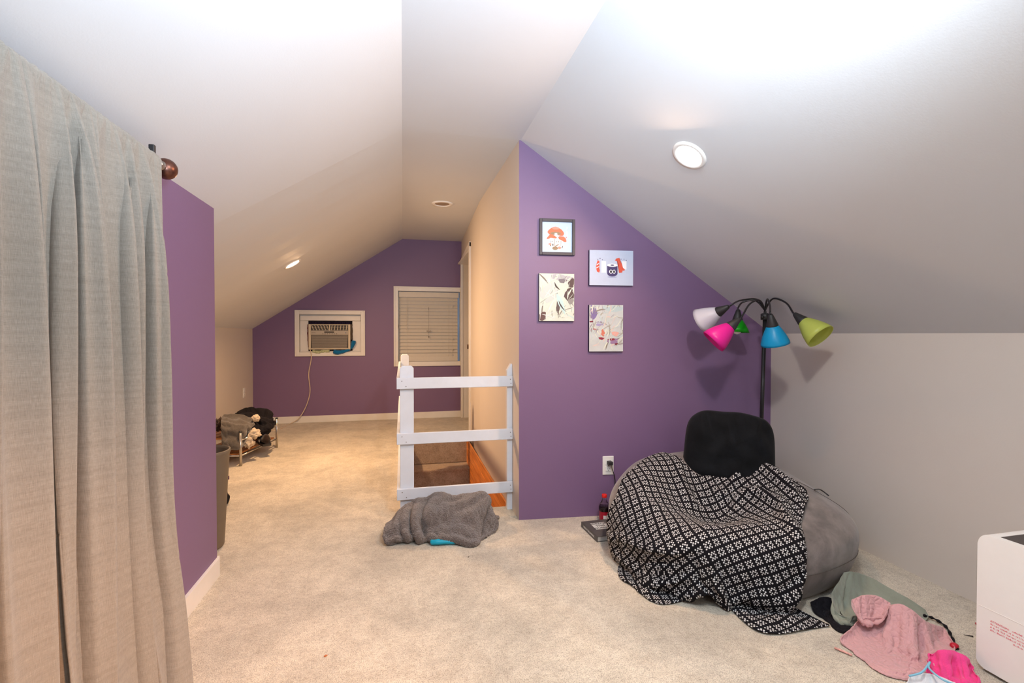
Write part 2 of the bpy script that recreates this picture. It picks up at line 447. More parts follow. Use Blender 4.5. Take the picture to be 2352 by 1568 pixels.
# doorway: casings, jamb boards, strike plate
door = struct('door_1', boxm((xh(YDF) + .012, YDF - .005, 0), (xh(YDF) + .115, YDF + .018, ZDT), .002), M['trim'])
def dpart(name, me, mat, parent=door): return link(name, me, mat, parent)
dpart('head_jamb', boxm((xh(YDN), YDN, ZDT - .018), (xh(YDF) + .115, YDF, ZDT), .002), M['trim'])
dpart('casing', boxm((xh(YDN) - .020, YDN - .06, 0), (xh(YDN) + .004, YDN + .005, ZDT + .045), .003), M['trim'])
dpart('casing', boxm((xh(YDF) - .016, YDF - .005, 0), (xh(YDF) + .02, YDF + .055, ZDT + .05), .003), M['trim'])
bm = bmesh.new()
prism(bm, [hp(YDN - .06, ZDT, .018), hp(YDF + .055, ZDT, .018), hp(YDF + .055, ZDT + .05, .018), hp(YDN - .06, ZDT + .05, .018)], (.02, 0, 0))
dpart('casing', bm, M['trim'])
p = PY(1075, 796, YDF)
dpart('strike_plate', boxm((p.x - .011, YDF - .009, p.z - .03), (p.x + .011, YDF - .004, p.z + .03), .002), M['copper'])
dpart('latch_hole', boxm((p.x - .004, YDF - .011, p.z - .014), (p.x + .004, YDF - .0085, p.z + .014), .001), M['dark'])

# stair well: steps, panelling boards
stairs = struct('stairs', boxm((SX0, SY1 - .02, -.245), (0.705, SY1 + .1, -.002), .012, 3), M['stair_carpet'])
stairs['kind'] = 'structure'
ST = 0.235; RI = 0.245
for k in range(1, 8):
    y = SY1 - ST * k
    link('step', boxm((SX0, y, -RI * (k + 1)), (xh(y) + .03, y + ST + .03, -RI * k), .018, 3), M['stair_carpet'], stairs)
def boards(name, xw, side):
    root = struct(name, boxm(*((xw, SY0, -2.2), (xw + side * .02, SY1, -1.2)) if side > 0 else ((xw - .02, SY0, -2.2), (xw, SY1, -1.2))), M['orange_wood'])
    z = 0.0
    for i in range(13):
        h = 0.088
        a = xw + (0.001 if side > 0 else -.014) + random.uniform(-.0008, .0008)
        link('plank', boxm((a, SY0, z - h + .004), (a + .013, SY1 - .001, z - .0015), .0015, 1), M['orange_wood'], root)
        z -= h
    return root
boards('trim_1', XC - .016, 1)
boards('trim_2', SX0, -1)
bm = boxm((SX0 - .02, SY0 - .005, -2.2), (XC, SY0, -.01)); struct('trim_3', bm, M['beige'])
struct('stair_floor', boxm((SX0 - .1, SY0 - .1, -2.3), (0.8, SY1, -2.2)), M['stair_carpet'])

# ---------------------------------------------------------------- white railing round the stair well
rail = empty('stair_railing', (0.02, 2.935, 0))
tag(rail, 'white painted wooden railing with three horizontal rails guarding the open stairwell', 'railing')
def rp(name, bm, mat=M['rail'], par=rail):
    bmesh.ops.translate(bm, verts=bm.verts[:], vec=-Vector(rail.location)); return link(name, bm, mat, par)
def post(x0, x1, y0, y1, h, cham=0.014):
    bm = bmesh.new(); c = cham
    prism(bm, [(x0, y0, -.0), (x1, y0, -.0), (x1, y0, h - c), (x1 - c, y0, h), (x0 + c, y0, h), (x0, y0, h - c)], (0, y1 - y0, 0))
    bmesh.ops.bevel(bm, geom=bm.edges[:], offset=.002, segments=1, affect='EDGES')
    return bm
rp('post', post(-.018, .063, 2.922, 2.962, .912))
rp('post', post(-.018, .056, 4.60, 4.68, .912))
bm = bmesh.new()
prism(bm, [(.636, 2.925, 0), (.668, 2.925, 0), (.668, 2.925, .915), (.660, 2.925, .915), (.636, 2.925, .875)], (0, .04, 0))
rp('post', bm)
for z in (.776, .446, .115):
    r = rp('rail', boxm((-.037, 2.902, z), (.667, 2.921, z + .066), .002, 1))
    for sx, sz in ((-.006, .047), (.018, .015), (.652, .045), (.655, .02)):
        link('screw', lathem([(.0001, 0), (.0028, 0), (.0028, .0008), (.0001, .0012)], 8, align(Vector((sx, 2.9022, z + sz)) - Vector(rail.location), (0, -1, 0))), M['screw'], r)
    rp('side_rail', boxm((-.037, 2.921, z), (-.019, 4.70, z + .066), .002, 1))

# ---------------------------------------------------------------- recessed lights
def downlight(name, c, nrm, label, glow, R0=.078, lens=.058, group=None):
    t = empty(name, c); tag(t, label, 'light', group)
    Mx = align((0, 0, 0), nrm)
    link('trim_ring', lathem([(lens - .002, -.012), (lens, .004), (lens + .006, .0075), (R0 - .004, .006), (R0, .0), (R0, -.004)], 40, Mx), M['white'], t, True)
    bm = lathem([(.0005, .0015), (lens * .5, .0012), (lens, 0)], 40, Mx, capa=True)
    link('lens', bm, glow, t, True)
    return t
nl = Vector((.66, 0, -1)).normalized(); nr = Vector((-.704, 0, -1)).normalized()
c = Vector((-.905, 4.362, 0)); c.z = zleft(c.x, c.y) - .001
downlight('recessed_light', c, nl, 'lit round recessed light in the left ceiling slope of the far hall', M['glowwarm'])
c = Vector((1.201, 1.846, 0)); c.z = zright(c.x) - .001
downlight('recessed_light', c, nr, 'lit round white-rimmed recessed light in the right ceiling slope', M['glow'])
M['lens_off'] = plain('grey_unlit_lens', srgb(150, 132, 118), 0.6)
c = FL(1016, 468, 2.277)
downlight('recessed_light', c, (0, 0, -1), 'unlit round recessed fixture with dull grey lens in flat ceiling', M['lens_off'], .095, .066)

# ---------------------------------------------------------------- windows on the far wall
def casing(root, x0, x1, z0, z1, wd, y=YD, prof=True):
    for (lo, hi) in (((x0 - wd, z0 - wd), (x0, z1 + wd)), ((x1, z0 - wd), (x1 + wd, z1 + wd)), ((x0, z1), (x1, z1 + wd)), ((x0, z0 - wd), (x1, z0))):
        f = link('casing', boxm((lo[0], y - .016, lo[1]), (hi[0], y + .01, hi[1]), .003), M['trim'], root)
    for (lo, hi) in (((x0 - wd, z0 - wd), (x0 - wd*.68, z1 + wd)), ((x1 + wd*.68, z0 - wd), (x1 + wd, z1 + wd)), ((x0 - wd*.68, z1 + wd*.68), (x1 + wd*.68, z1 + wd)), ((x0 - wd*.68, z0 - wd), (x1 + wd*.68, z0 - wd*.68))):
        link('back_band', boxm((lo[0], y - .024, lo[1]), (hi[0], y - .012, hi[1]), .003), M['trim'], root)
# window 1: air conditioner window
w1 = struct('window_1', boxm((A0 - .005, YD + .055, AZ0 - .005), (A1 + .005, YD + .075, AZ1 + .005)), M['trim'])
casing(w1, A0, A1, AZ0, AZ1, .052)
for lo, hi in (((A0 - .004, AZ0), (A0, AZ1)), ((A1, AZ0), (A1 + .004, AZ1)), ((A0, AZ0 - .004), (A1, AZ0)), ((A0, AZ1), (A1, AZ1 + .004))):
    link('reveal', boxm((lo[0], YD, lo[1]), (hi[0], YD + .06, hi[1])), M['trim'], w1)
link('sash_rail', boxm((A0 + .004, YD + .012, AZ1 - .078), (A1 - .004, YD + .05, AZ1 - .018), .004), M['trim'], w1)
acx0, acx1, acz0, acz1 = bx(710), bx(805.5), bz(802, 760), bz(744.5, 760)
link('filler_panel', boxm((A0 + .002, YD + .02, AZ0), (acx0 - .012, YD + .05, AZ1 - .08), .003), M['trim'], w1)
link('filler_panel', boxm((acx1 + .018, YD + .02, AZ0), (A1 - .002, YD + .05, AZ1 - .08), .003), M['trim'], w1)
link('sill', boxm((A0, YD + .005, AZ0), (A1, YD + .05, AZ0 + .012), .003), M['trim'], w1)
link('dark_gap', boxm((acx0 - .016, YD + .051, AZ0 + .01), (acx1 + .02, YD + .054, AZ1 - .07)), M['dark'], w1)
# the air conditioner
M['ac'] = plain('cream_ac_plastic', srgb(206, 194, 172), 0.5, 0.02)
M['acgrey'] = plain('warm_grey_plastic', srgb(176, 168, 156), 0.5, 0.02)
M['acdark'] = plain('dark_grey_plastic', srgb(70, 64, 58), 0.5, 0.02)
yf = YD - .045
ac = empty('air_conditioner', ((acx0 + acx1) / 2, YD, acz0))
tag(ac, 'cream window air conditioner with slatted front grille set in far purple wall', 'air conditioner')
def ap(name, bm, mat, par=ac):
    off = Vector(ac.location)
    bmesh.ops.translate(bm, verts=bm.verts[:], vec=-off); return link(name, bm, mat, par)
W_ = acx1 - acx0; Hh = acz1 - acz0
def fx(t): return acx0 + W_ * t
def fz(t): return acz0 + Hh * t
ap('case', boxm((acx0 + .012, yf + .03, acz0 + .01), (acx1 - .012, YD + .3, acz1 - .01), .004), M['acgrey'])
# front shell built as frame strips round the vents and grille
for lo, hi in (((0, 0), (.055, 1)), ((.945, 0), (1, 1)), ((.055, .975), (.945, 1)), ((.055, 0), (.945, .055))):
    ap('shell', boxm((fx(lo[0]), yf, fz(lo[1])), (fx(hi[0]), yf + .035, fz(hi[1])), .004), M['ac'])
ap('control_panel', boxm((fx(.05), yf - .002, fz(.57)), (fx(.95), yf + .03, fz(.755)), .003), M['acgrey'])
ap('vent_cavity', boxm((fx(.05), yf + .026, fz(.05)), (fx(.95), yf + .03, fz(.98))), M['acdark'])
ap('vent_divider', boxm((fx(.488), yf, fz(.75)), (fx(.512), yf + .028, fz(.98)), .001), M['ac'])
for half in (0, 1):
    a, b = (.06, .485) if half == 0 else (.515, .94)
    for k in range(6):
        x = fx(a + (b - a) * (k + .5) / 6)
        sl = .012 if half == 0 else -.004
        bm = bmesh.new(); h = (fz(.965) - fz(.765))
        prism(bm, [(x - .003 + (-sl), yf + .004, fz(.965)), (x + .004 - sl, yf + .004, fz(.965)), (x + .004 + sl, yf + .004, fz(.765)), (x - .003 + sl, yf + .004, fz(.765))], (0, .016, 0))
        ap('vane', bm, M['ac'])
    for k in range(3):
        z = fz(.80 + .065 * k)
        ap('vane', boxm((fx(a), yf + .012, z), (fx(b), yf + .02, z + .004)), M['acgrey'])
nl_ = 17
for k in range(nl_):
    z = fz(.068 + (.555 - .068) * (k + .5) / nl_)
    ins = .012 * (1 - k / nl_)
    ap('louver', boxm((fx(.06) + ins, yf + .004, z - .0024), (fx(.94) - ins, yf + .018, z + .0026), .0008, 1), M['acgrey'])
ap('display', boxm((fx(.375), yf - .0035, fz(.655)), (fx(.61), yf - .001, fz(.715)), .001), M['acdark'])
for k in range(7):
    ap('button', boxm((fx(.33 + .055 * k), yf - .0035, fz(.61)), (fx(.352 + .055 * k), yf - .001, fz(.628)), .0008), M['acdark'])
ap('badge', lathem([(.006, 0), (.0075, .001), (.0045, .0015)], 16, align((fx(.89), yf - .002, fz(.66)), (0, -1, 0)), capb=True), plain('blue_grey_badge', srgb(120, 128, 150)))
ap('badge', boxm((fx(.075), yf - .003, fz(.657)), (fx(.17), yf - .0015, fz(.667))), M['acdark'])
cordp = spline([(fx(.03), yf + .02, acz0 + .0), PY(715, 815, YD - .03), PY(714, 830, YD - .02), PY(709, 860, YD - .02), PY(712, 900, YD - .02), PY(702, 935, YD - .03), PY(685, 962, YD - .04),
                FL(668, 972, .004), FL(645, 984, .004), FL(625, 988, .004), FL(600, 984, .004), FL(572, 980, .004)], 8)
ap('power_cord', tubem(cordp, .0055, 8), plain('cream_cord', srgb(214, 196, 174), 0.5))

# window 2 with its blind
w2 = struct('window_2', boxm((W0, YD + .10, WZ0), (W1, YD + .104, WZ1)), None)
g = N('window_glass'); g.b.inputs['Transmission Weight'].default_value = 1; w2.data.materials.append(g.done((0.9, .95, 1, 1), 0.02))
casing(w2, W0, W1, WZ0, WZ1, .058)
for lo, hi in (((W0 - .004, WZ0), (W0, WZ1)), ((W1, WZ0), (W1 + .004, WZ1)), ((W0, WZ0 - .004), (W1, WZ0)), ((W0, WZ1), (W1, WZ1 + .004))):
    link('reveal', boxm((lo[0], YD, lo[1]), (hi[0], YD + .11, hi[1])), M['trim'], w2)
link('sash', boxm((W0, YD + .075, (WZ0 + WZ1) / 2 - .02), (W1 - .06, YD + .10, (WZ0 + WZ1) / 2 + .02)), M['trim'], w2)
link('sash', boxm((W0, YD + .075, WZ0), (W0 + .035, YD + .10, WZ1)), M['trim'], w2)
M['slat'] = plain('warm_white_slat', srgb(214, 208, 196), 0.5, 0.02)
bl = empty('window_blind', ((W0 + W1) / 2, YD, WZ1)); tag(bl, 'closed cream horizontal slat blind in the right far window', 'blind')
def bp(name, bm, mat=M['slat'], par=bl):
    bmesh.ops.translate(bm, verts=bm.verts[:], vec=-Vector(bl.location)); return link(name, bm, mat, par)
b0, b1 = W0 + .006, W1 - .030
yb = YD + .045
bp('headrail', boxm((b0, yb - .03, bz(682.5, 980)), (b1 + .012, yb + .02, WZ1 - .008), .003))
zt = bz(683, 980); pitch = (bz(683, 980) - bz(818, 980)) / 17
for k in range(17):
    z = zt - pitch * (k + .5)
    Mx = Matrix.Translation(((b0 + b1) / 2, yb, z)) @ Matrix.Rotation(math.radians(66), 4, 'X')
    bp('slat', boxm((-(b1 - b0) / 2, -.0245, -.0013), ((b1 - b0) / 2, .0245, .0013), .001, 1, Mx))
bp('bottom_rail', boxm((b0, yb - .014, WZ0 + .002), (b1, yb + .014, bz(818, 980)), .003))
for px_ in (935, 1030, 1039):
    x = bx(px_); bp('ladder_cord', tubem([(x, yb - .022, zt), (x, yb - .022, bz(822, 980))], .0013, 5), M['slat'])
for py_ in (702, 778, 803, 815):
    bp('tassel', lathem([(.002, .012), (.006, .004), (.007, -.006), (.003, -.012)], 8, Matrix.Translation((bx(1039), yb - .028, bz(py_, 980))), True, True), M['slat'])
bp('tilt_wand', tubem([(bx(935), yb - .03, bz(706, 980)), (bx(934.5), yb - .03, bz(758, 980))], .003, 6), M['slat'])
orn = empty('hanging_ornament', (bx(985), YD + .01, bz(706, 980))); tag(orn, 'small ornament with black bead and ring hanging before the window blind', 'ornament')
def op(name, bm, mat):
    bmesh.ops.translate(bm, verts=bm.verts[:], vec=-Vector(orn.location)); link(name, bm, mat, orn)
x = bx(985)
op('cord', tubem([(x, YD + .01, bz(705, 980)), (x, YD + .01, bz(778, 980))], .0012, 5), M['acdark'])
op('hook', boxm((x - .002, YD + .008, bz(711, 980)), (x + .002, YD + .014, bz(706, 980))), M['blackp'])
for dx in (-.02, 0, .02):
    op('petal', boxm((x + dx - .009, YD + .006, bz(762, 980)), (x + dx + .009, YD + .012, bz(758, 980)), .003), M['acgrey'])
bm = bmesh.new(); bmesh.ops.create_uvsphere(bm, u_segments=10, v_segments=8, radius=.008, matrix=Matrix.Translation((x, YD + .008, bz(773.5, 980)))); op('bead', bm, M['blackp'])
rg = [(x + .014 * math.cos(a), YD + .008, bz(781, 980) + .014 * math.sin(a)) for a in [k * math.pi / 8 for k in range(17)]]
op('ring', tubem(rg, .002, 6), M['white'])

# ---------------------------------------------------------------- pictures on the partition
def panel_frame(px0, py0, px1, py1):
    """centre and size of a rectangle on the partition"""
    def hit(x, y):
        d = ray(x, y); n = Vector((-(YP1 - YP0), XR - XC, 0)); t = (Vector((XC, YP0, 0)) - _C).dot(n) / d.dot(n); return _C + d * t
    a = hit(px0, py0); b = hit(px1, py1)
    return a, b
PROT = math.atan2(YP1 - YP0, XR - XC)
def partition_root(name, a, b):
    c = (a + b) / 2
    o = empty(name, (c.x, yp(c.x), c.z), (0, 0, PROT))
    return o, math.hypot(b.x - a.x, b.y - a.y), abs(a.z - b.z)
def inkmesh(name, shapes, parent, y0=-.0, step=.00025):
    """flat printed shapes, one mesh; coordinates in the picture plane"""
    bm = bmesh.new(); lay = bm.loops.layers.float_color.new('ink')
    for i, (c, pts) in enumerate(shapes):
        vs = [bm.verts.new((x, y0 - step * i, z)) for x, z in pts]
        f = bm.faces.new(vs)
        for l in f.loops: l[lay] = c
    me = bpy.data.meshes.new(name); bmesh.ops.triangulate(bm, faces=bm.faces[:]); bm.to_mesh(me); bm.free()
    return link(name, me, M['attr'], parent)
def ell(cx, cz, rx, rz, n=20, a0=0, a1=360, rot=0):
    out = []
    for k in range(n + (0 if a1 - a0 >= 360 else 1)):
        a = math.radians(a0 + (a1 - a0) * k / n); x = rx * math.cos(a); z = rz * math.sin(a)
        c_, s_ = math.cos(math.radians(rot)), math.sin(math.radians(rot))
        out.append((cx + x * c_ - z * s_, cz + x * s_ + z * c_))
    return out
def rect(x0, z0, x1, z1): return [(x0, z0), (x1, z0), (x1, z1), (x0, z1)]
# mushroom print
a, b = panel_frame(1238, 502.5, 1319, 587.5)
r, wd, ht = partition_root('framed_picture', a, b)
tag(r, 'black-framed square print of red mushrooms on pale blue, top left of four', 'picture')
fwd = .017
for lo, hi in (((-wd/2, -ht/2), (-wd/2 + fwd, ht/2)), ((wd/2 - fwd, -ht/2), (wd/2, ht/2)), ((-wd/2 + fwd, ht/2 - fwd), (wd/2 - fwd, ht/2)), ((-wd/2 + fwd, -ht/2), (wd/2 - fwd, -ht/2 + fwd))):
    link('frame_side', boxm((lo[0], -.02, lo[1]), (hi[0], -.001, hi[1]), .0015), plain('charcoal_frame', srgb(58, 56, 66), .5), r)
iw, ih = wd/2 - fwd, ht/2 - fwd
link('print', boxm((-iw, -.008, -ih), (iw, -.002, ih)), plain('pale_blue_print', srgb(188, 212, 240), .5, .02), r)
def mp(u, v): return ((u - 210) / 2091 * 160 * wd / 81, 0)
def q(cx, cy):  # crop coordinates (2091 wide crop of 160 px) to picture plane
    X = (1180 + cx / 13.07 - (1238 + 1319) / 2) * wd / 81
    Z = -((480 + cy / 13.07) - 545) * ht / 85
    return X, Z
def E(cx, cy, rx, ry, **k):
    X, Z = q(cx, cy); s = wd / 81 / 13.07
    return ell(X, Z, rx * s, ry * s, **k)
OR_, ORL, CRM, BRN, DK, WH = srgb(240, 118, 84), srgb(248, 150, 130), srgb(222, 226, 232), srgb(150, 128, 100), srgb(70, 60, 56), srgb(236, 244, 252)
sh = [(CRM, [q(*t) for t in ((1210, 730), (1300, 730), (1330, 900), (1470, 960), (1490, 1050), (1450, 1180), (1330, 1240), (1140, 1220), (1080, 1150), (1110, 1000), (1100, 900), (1210, 880))]),
      (OR_, [q(*t) for t in ((1000, 700), (1030, 640), (1100, 580), (1180, 535), (1260, 525), (1340, 560), (1420, 610), (1480, 680), (1500, 740), (1470, 800), (1400, 810), (1300, 780), (1150, 770), (1050, 770))]),
      (ORL, E(1250, 575, 110, 38)), (BRN, E(1245, 735, 165, 48)), (CRM, [q(*t) for t in ((1215, 720), (1290, 720), (1310, 860), (1205, 860))]),
      (OR_, [q(*t) for t in ((975, 890), (1030, 820), (1080, 765), (1140, 765), (1220, 810), (1285, 860), (1260, 890), (1180, 880), (1100, 870), (1040, 905), (990, 915))]),
      (OR_, [q(*t) for t in ((1320, 850), (1360, 815), (1480, 820), (1540, 870), (1570, 950), (1565, 990), (1500, 990), (1420, 940), (1350, 910))]),
      (BRN, [q(*t) for t in ((1060, 1080), (1100, 1080), (1120, 1130), (1085, 1130))]), (ORL, E(1075, 1066, 48, 26)), (BRN, E(1230, 1190, 85, 50)), (ORL, E(1360, 1175, 50, 38)),
      (DK, E(1163, 1085, 16, 34)), (BRN, E(1330, 985, 10, 22)), (BRN, [q(*t) for t in ((1200, 900), (1212, 900), (1222, 1120), (1210, 1120))]), (BRN, [q(*t) for t in ((1400, 960), (1410, 960), (1400, 1110), (1392, 1110))]), (DK, E(1445, 1150, 10, 45, rot=-25)), (DK, E(1275, 990, 9, 12)), (DK, E(1140, 985, 10, 12)),
      (BRN, [q(*t) for t in ((1225, 1120), (1330, 1060), (1340, 1080), (1240, 1145))]),
      (WH, E(1575, 735, 28, 85)), (WH, E(1555, 615, 14, 16)), (WH, E(1583, 555, 14, 35)), (OR_, [q(*t) for t in ((1545, 840), (1580, 835), (1565, 880))])]
inkmesh('ink', sh, r, -.0083, .00008)
# cartoon canvas
M['edge'] = plain('dark_canvas_edge', srgb(34, 28, 58), .6)
def canvas(name, px, label, mat, group=None):
    a, b = panel_frame(*px)
    r, wd, ht = partition_root(name, a, b); tag(r, label, 'picture', group)
    link('stretcher', boxm((-wd/2, -.0185, -ht/2), (wd/2, -.0005, ht/2), .001, 1), M['edge'], r)
    link('print', boxm((-wd/2 + .0008, -.0200, -ht/2 + .0008), (wd/2 - .0008, -.0186, ht/2 - .0008), .0003, 1), mat, r)
    return r, wd, ht
r, wd, ht = canvas('canvas_print', (1351.5, 574.5, 1451.5, 657), 'pale blue canvas with cartoon food and a dark cup with eyes, upper right', plain('pale_blue_canvas', srgb(190, 202, 226), .6, .02))
def q2(cx, cy):  # crop 1320 px wide for 320 px
    return (1180 + cx / 4.125 - 1401.5) * wd / 100, -((460 + cy / 4.125) - 615.7) * ht / 82.5
def Q2(*pts): return [q2(*t) for t in pts]
def E2(cx, cy, rx, ry, **k):
    X, Z = q2(cx, cy); s = wd / 100 / 4.125
    return ell(X, Z, rx * s, ry * s, **k)
NAVY, RED_, OFF = srgb(62, 52, 104), srgb(214, 84, 62), srgb(236, 240, 248)
sh = [(OFF, Q2((820, 575), (863, 580), (863, 690), (820, 690))), (OFF, Q2((1012, 575), (1055, 575), (1055, 655), (1022, 655))),
      (RED_, Q2((775, 600), (785, 570), (800, 580), (795, 640), (805, 665), (800, 690), (778, 680), (768, 640))),
      (OFF, Q2((776, 610), (796, 598), (797, 606), (775, 620))), (OFF, Q2((772, 640), (796, 628), (797, 636), (772, 650))),
      (RED_, Q2((945, 570), (960, 550), (988, 545), (992, 575), (1010, 600), (1022, 640), (1040, 655), (1035, 668), (1018, 665), (1015, 685), (985, 690), (978, 640), (980, 600), (970, 578))),
      (NAVY, Q2((873, 625), (970, 625), (970, 700), (962, 713), (945, 721), (920, 724), (897, 721), (881, 713), (874, 700))), (OFF, E2(921, 617, 49, 14)), (NAVY, E2(921, 616, 18, 6)),
      (OFF, E2(908, 679, 17, 18)), (OFF, E2(938, 679, 14, 18)), (srgb(20, 18, 34), E2(909, 679, 10, 13)), (srgb(20, 18, 34), E2(937, 679, 9, 13)),
      (srgb(150, 160, 200), E2(920, 730, 45, 5))]
for t in ((786, 564), (806, 554), (828, 567), (1003, 556), (1031, 556), (1052, 567)): sh.append((NAVY, E2(t[0], t[1], 4, 4, n=8)))
inkmesh('ink', sh, r, -.0203, .00008)
def stroke(p0, p1, p2, w0, n=12):
    """tapered curved brush stroke as a flat outline"""
    L, Rr = [], []
    for k in range(n + 1):
        t = k / n; x = (1-t)**2*p0[0] + 2*t*(1-t)*p1[0] + t*t*p2[0]; z = (1-t)**2*p0[1] + 2*t*(1-t)*p1[1] + t*t*p2[1]
        dx = 2*(1-t)*(p1[0]-p0[0]) + 2*t*(p2[0]-p1[0]); dz = 2*(1-t)*(p1[1]-p0[1]) + 2*t*(p2[1]-p1[1]); l = math.hypot(dx, dz) + 1e-9
        h = w0 * (.15 + math.sin(math.pi * t)) * .5
        L.append((x - dz/l*h, z + dx/l*h)); Rr.append((x + dz/l*h, z - dx/l*h))
    return L + Rr[::-1]
def blobp(rs, cx_, cz_, rx, rz, n=16):
    ph = rs.uniform(0, 6); return [(cx_ + rx * math.cos(2*math.pi*k/n) * (1 + .22 * math.sin(3*2*math.pi*k/n + ph) + rs.uniform(-.12, .12)),
                                   cz_ + rz * math.sin(2*math.pi*k/n) * (1 + .22 * math.cos(2*2*math.pi*k/n + ph) + rs.uniform(-.12, .12))) for k in range(n)]
def clipbox(pts, w_, h_): return [(max(-w_, min(w_, x)), max(-h_, min(h_, z))) for x, z in pts]
def painting(rs, wd, ht, blobs, strokes, cols):
    out = []; w_, h_ = wd/2 - .002, ht/2 - .002
    for c_, x, z, rx, rz in blobs: out.append((c_, clipbox(blobp(rs, x*wd, z*ht, rx*wd, rz*ht), w_, h_)))
    for k in range(strokes):
        x, z = rs.uniform(-.5, .5)*wd, rs.uniform(-.5, .5)*ht; a_ = rs.gauss(1.1, .7); l = rs.uniform(.03, .10)
        p2 = (x + l*math.cos(a_), z + l*math.sin(a_)); pm = ((x+p2[0])/2 + rs.uniform(-.02, .02), (z+p2[1])/2 + rs.uniform(-.02, .02))
        out.append((rs.choice(cols), clipbox(stroke((x, z), pm, p2, rs.uniform(.0015, .008)), w_, h_)))
    return out
r, wd, ht = canvas('canvas_print', (1236.5, 628, 1317, 737.5), 'upright canvas of pale green and white brushwork with dark brown patches, lower left', plain('pale_mint_canvas', srgb(206, 216, 206), .6, .05, 25))
rs = random.Random(3)
g_ = [srgb(222, 228, 214), srgb(196, 210, 202), srgb(170, 178, 172), srgb(214, 222, 222), srgb(128, 120, 112), srgb(190, 214, 212)]
sh = painting(rs, wd, ht, [(srgb(176, 176, 186), .1, .42, .3, .06), (srgb(196, 206, 204), -.2, .1, .25, .2)], 60, g_)
sh += painting(rs, wd, ht, [(srgb(84, 66, 66), .36, .06, .14, .13), (srgb(84, 66, 66), .42, .30, .09, .10), (srgb(96, 70, 66), -.40, -.40, .12, .10), (srgb(92, 80, 78), .03, -.20, .05, .11), (srgb(120, 116, 124), .18, .34, .14, .05), (srgb(140, 138, 136), .40, -.08, .08, .07)], 26, g_[:4])
sh += [(srgb(186, 216, 218), clipbox(stroke((.0, .02), (.02, -.02), (.05, -.10), .028), wd/2, ht/2)), (srgb(70, 60, 60), stroke((-.012, .09), (-.01, .06), (.02, .045), .008)),
       (srgb(70, 60, 60), stroke((.012, -.02), (.02, -.05), (.05, -.08), .007)), (srgb(226, 230, 214), stroke((-.10, -.03), (-.03, .03), (.09, .06), .007)), (srgb(226, 230, 214), stroke((-.03, .12), (-.02, .06), (.0, -.12), .006))]
inkmesh('ink', [(c_, clipbox(p_, wd/2 - .002, ht/2 - .002)) for c_, p_ in sh], r, -.0203, .00001)
r, wd, ht = canvas('canvas_print', (1351, 700, 1428.5, 806.5), 'upright canvas of pale strokes with lilac and dark red flecks, lowest of four', plain('pale_lilac_canvas', srgb(196, 202, 204), .6, .05, 25))
rs = random.Random(11)
g_ = [srgb(220, 224, 208), srgb(190, 204, 206), srgb(170, 168, 160), srgb(206, 214, 206), srgb(150, 142, 150), srgb(216, 196, 190), srgb(142, 136, 126)]
sh = painting(rs, wd, ht, [(srgb(124, 108, 160), -.40, .36, .12, .16), (srgb(160, 150, 190), -.2, .1, .12, .05), (srgb(180, 200, 204), .2, .42, .3, .08)], 90, g_)
sh += painting(rs, wd, ht, [(srgb(150, 120, 160), .2, -.28, .16, .06), (srgb(140, 40, 60), .16, -.24, .10, .025), (srgb(140, 40, 60), -.15, -.22, .08, .03), (srgb(226, 170, 160), .26, -.12, .10, .06), (srgb(206, 120, 100), -.1, -.1, .05, .07), (srgb(120, 36, 56), -.44, .14, .06, .02), (srgb(170, 60, 70), -.36, -.02, .07, .015), (srgb(120, 36, 56), .3, -.34, .05, .025)], 30, g_[:4])
inkmesh('ink', [(c_, clipbox(p_, wd/2 - .002, ht/2 - .002)) for c_, p_ in sh], r, -.0203, .00001)

# ---------------------------------------------------------------- outlets
def outlet(name, label, loc, rotz, plugged=None):
    t = empty(name, loc, (0, 0, rotz)); tag(t, label, 'outlet')
    link('cover_plate', boxm((-.035, -.006, -.057), (.035, 0, .057), .003, 2), M['white'], t)
    for z in (.0195, -.0195):
        s = link('socket', boxm((-.017, -.0085, z - .014), (.017, -.005, z + .014), .005, 2), M['white'], t)
        link('slot', boxm((-.008, -.0089, z - .003), (-.0062, -.0082, z + .006)), M['dark'], s)
        link('slot', boxm((.0062, -.0089, z - .002), (.008, -.0082, z + .005)), M['dark'], s)
        link('slot', lathem([(.0001, 0), (.0024, 0)], 10, align((0, -.0089, z - .008), (0, -1, 0))), M['dark'], s)
    link('screw', lathem([(.0001, .001), (.0025, .0006), (.003, 0)], 10, align((0, -.0062, 0), (0, -1, 0))), M['screw'], t)
    return t
ox = 1.213
ot = outlet('wall_outlet', 'white double wall outlet with a black plug in its upper socket', (ox, yp(ox), .305), PROT)
outlet('wall_outlet', 'white wall outlet on purple wall just past the curtain edge', (XL, 1.945, .312), math.radians(90))
outlet('wall_outlet', 'small white outlet on the beige knee wall behind the shoe rack', (XK, PX(560, 930, XK).y, .43), math.radians(90))
cp = empty('power_cable', (ox, yp(ox) - .02, .325)); tag(cp, 'black plug and power cable running down behind the bean bag', 'cable')
link('plug', boxm((-.012, -.022, -.011), (.016, .012, .011), .004), M['blackp'], cp)
wp = lambda x, y, d: Vector(PY(x, y, yp(1.22) - d)) - Vector(cp.location)
link('cable', tubem(spline([(.008, -.02, 0), wp(1406, 1076, .03), wp(1411, 1092, .02), wp(1413, 1108, .012), wp(1409, 1124, .012), wp(1408, 1140, .02), wp(1413, 1152, .03), wp(1425, 1165, .02), wp(1440, 1180, .02)], 6), .0028, 8), M['blackp'], cp, True)

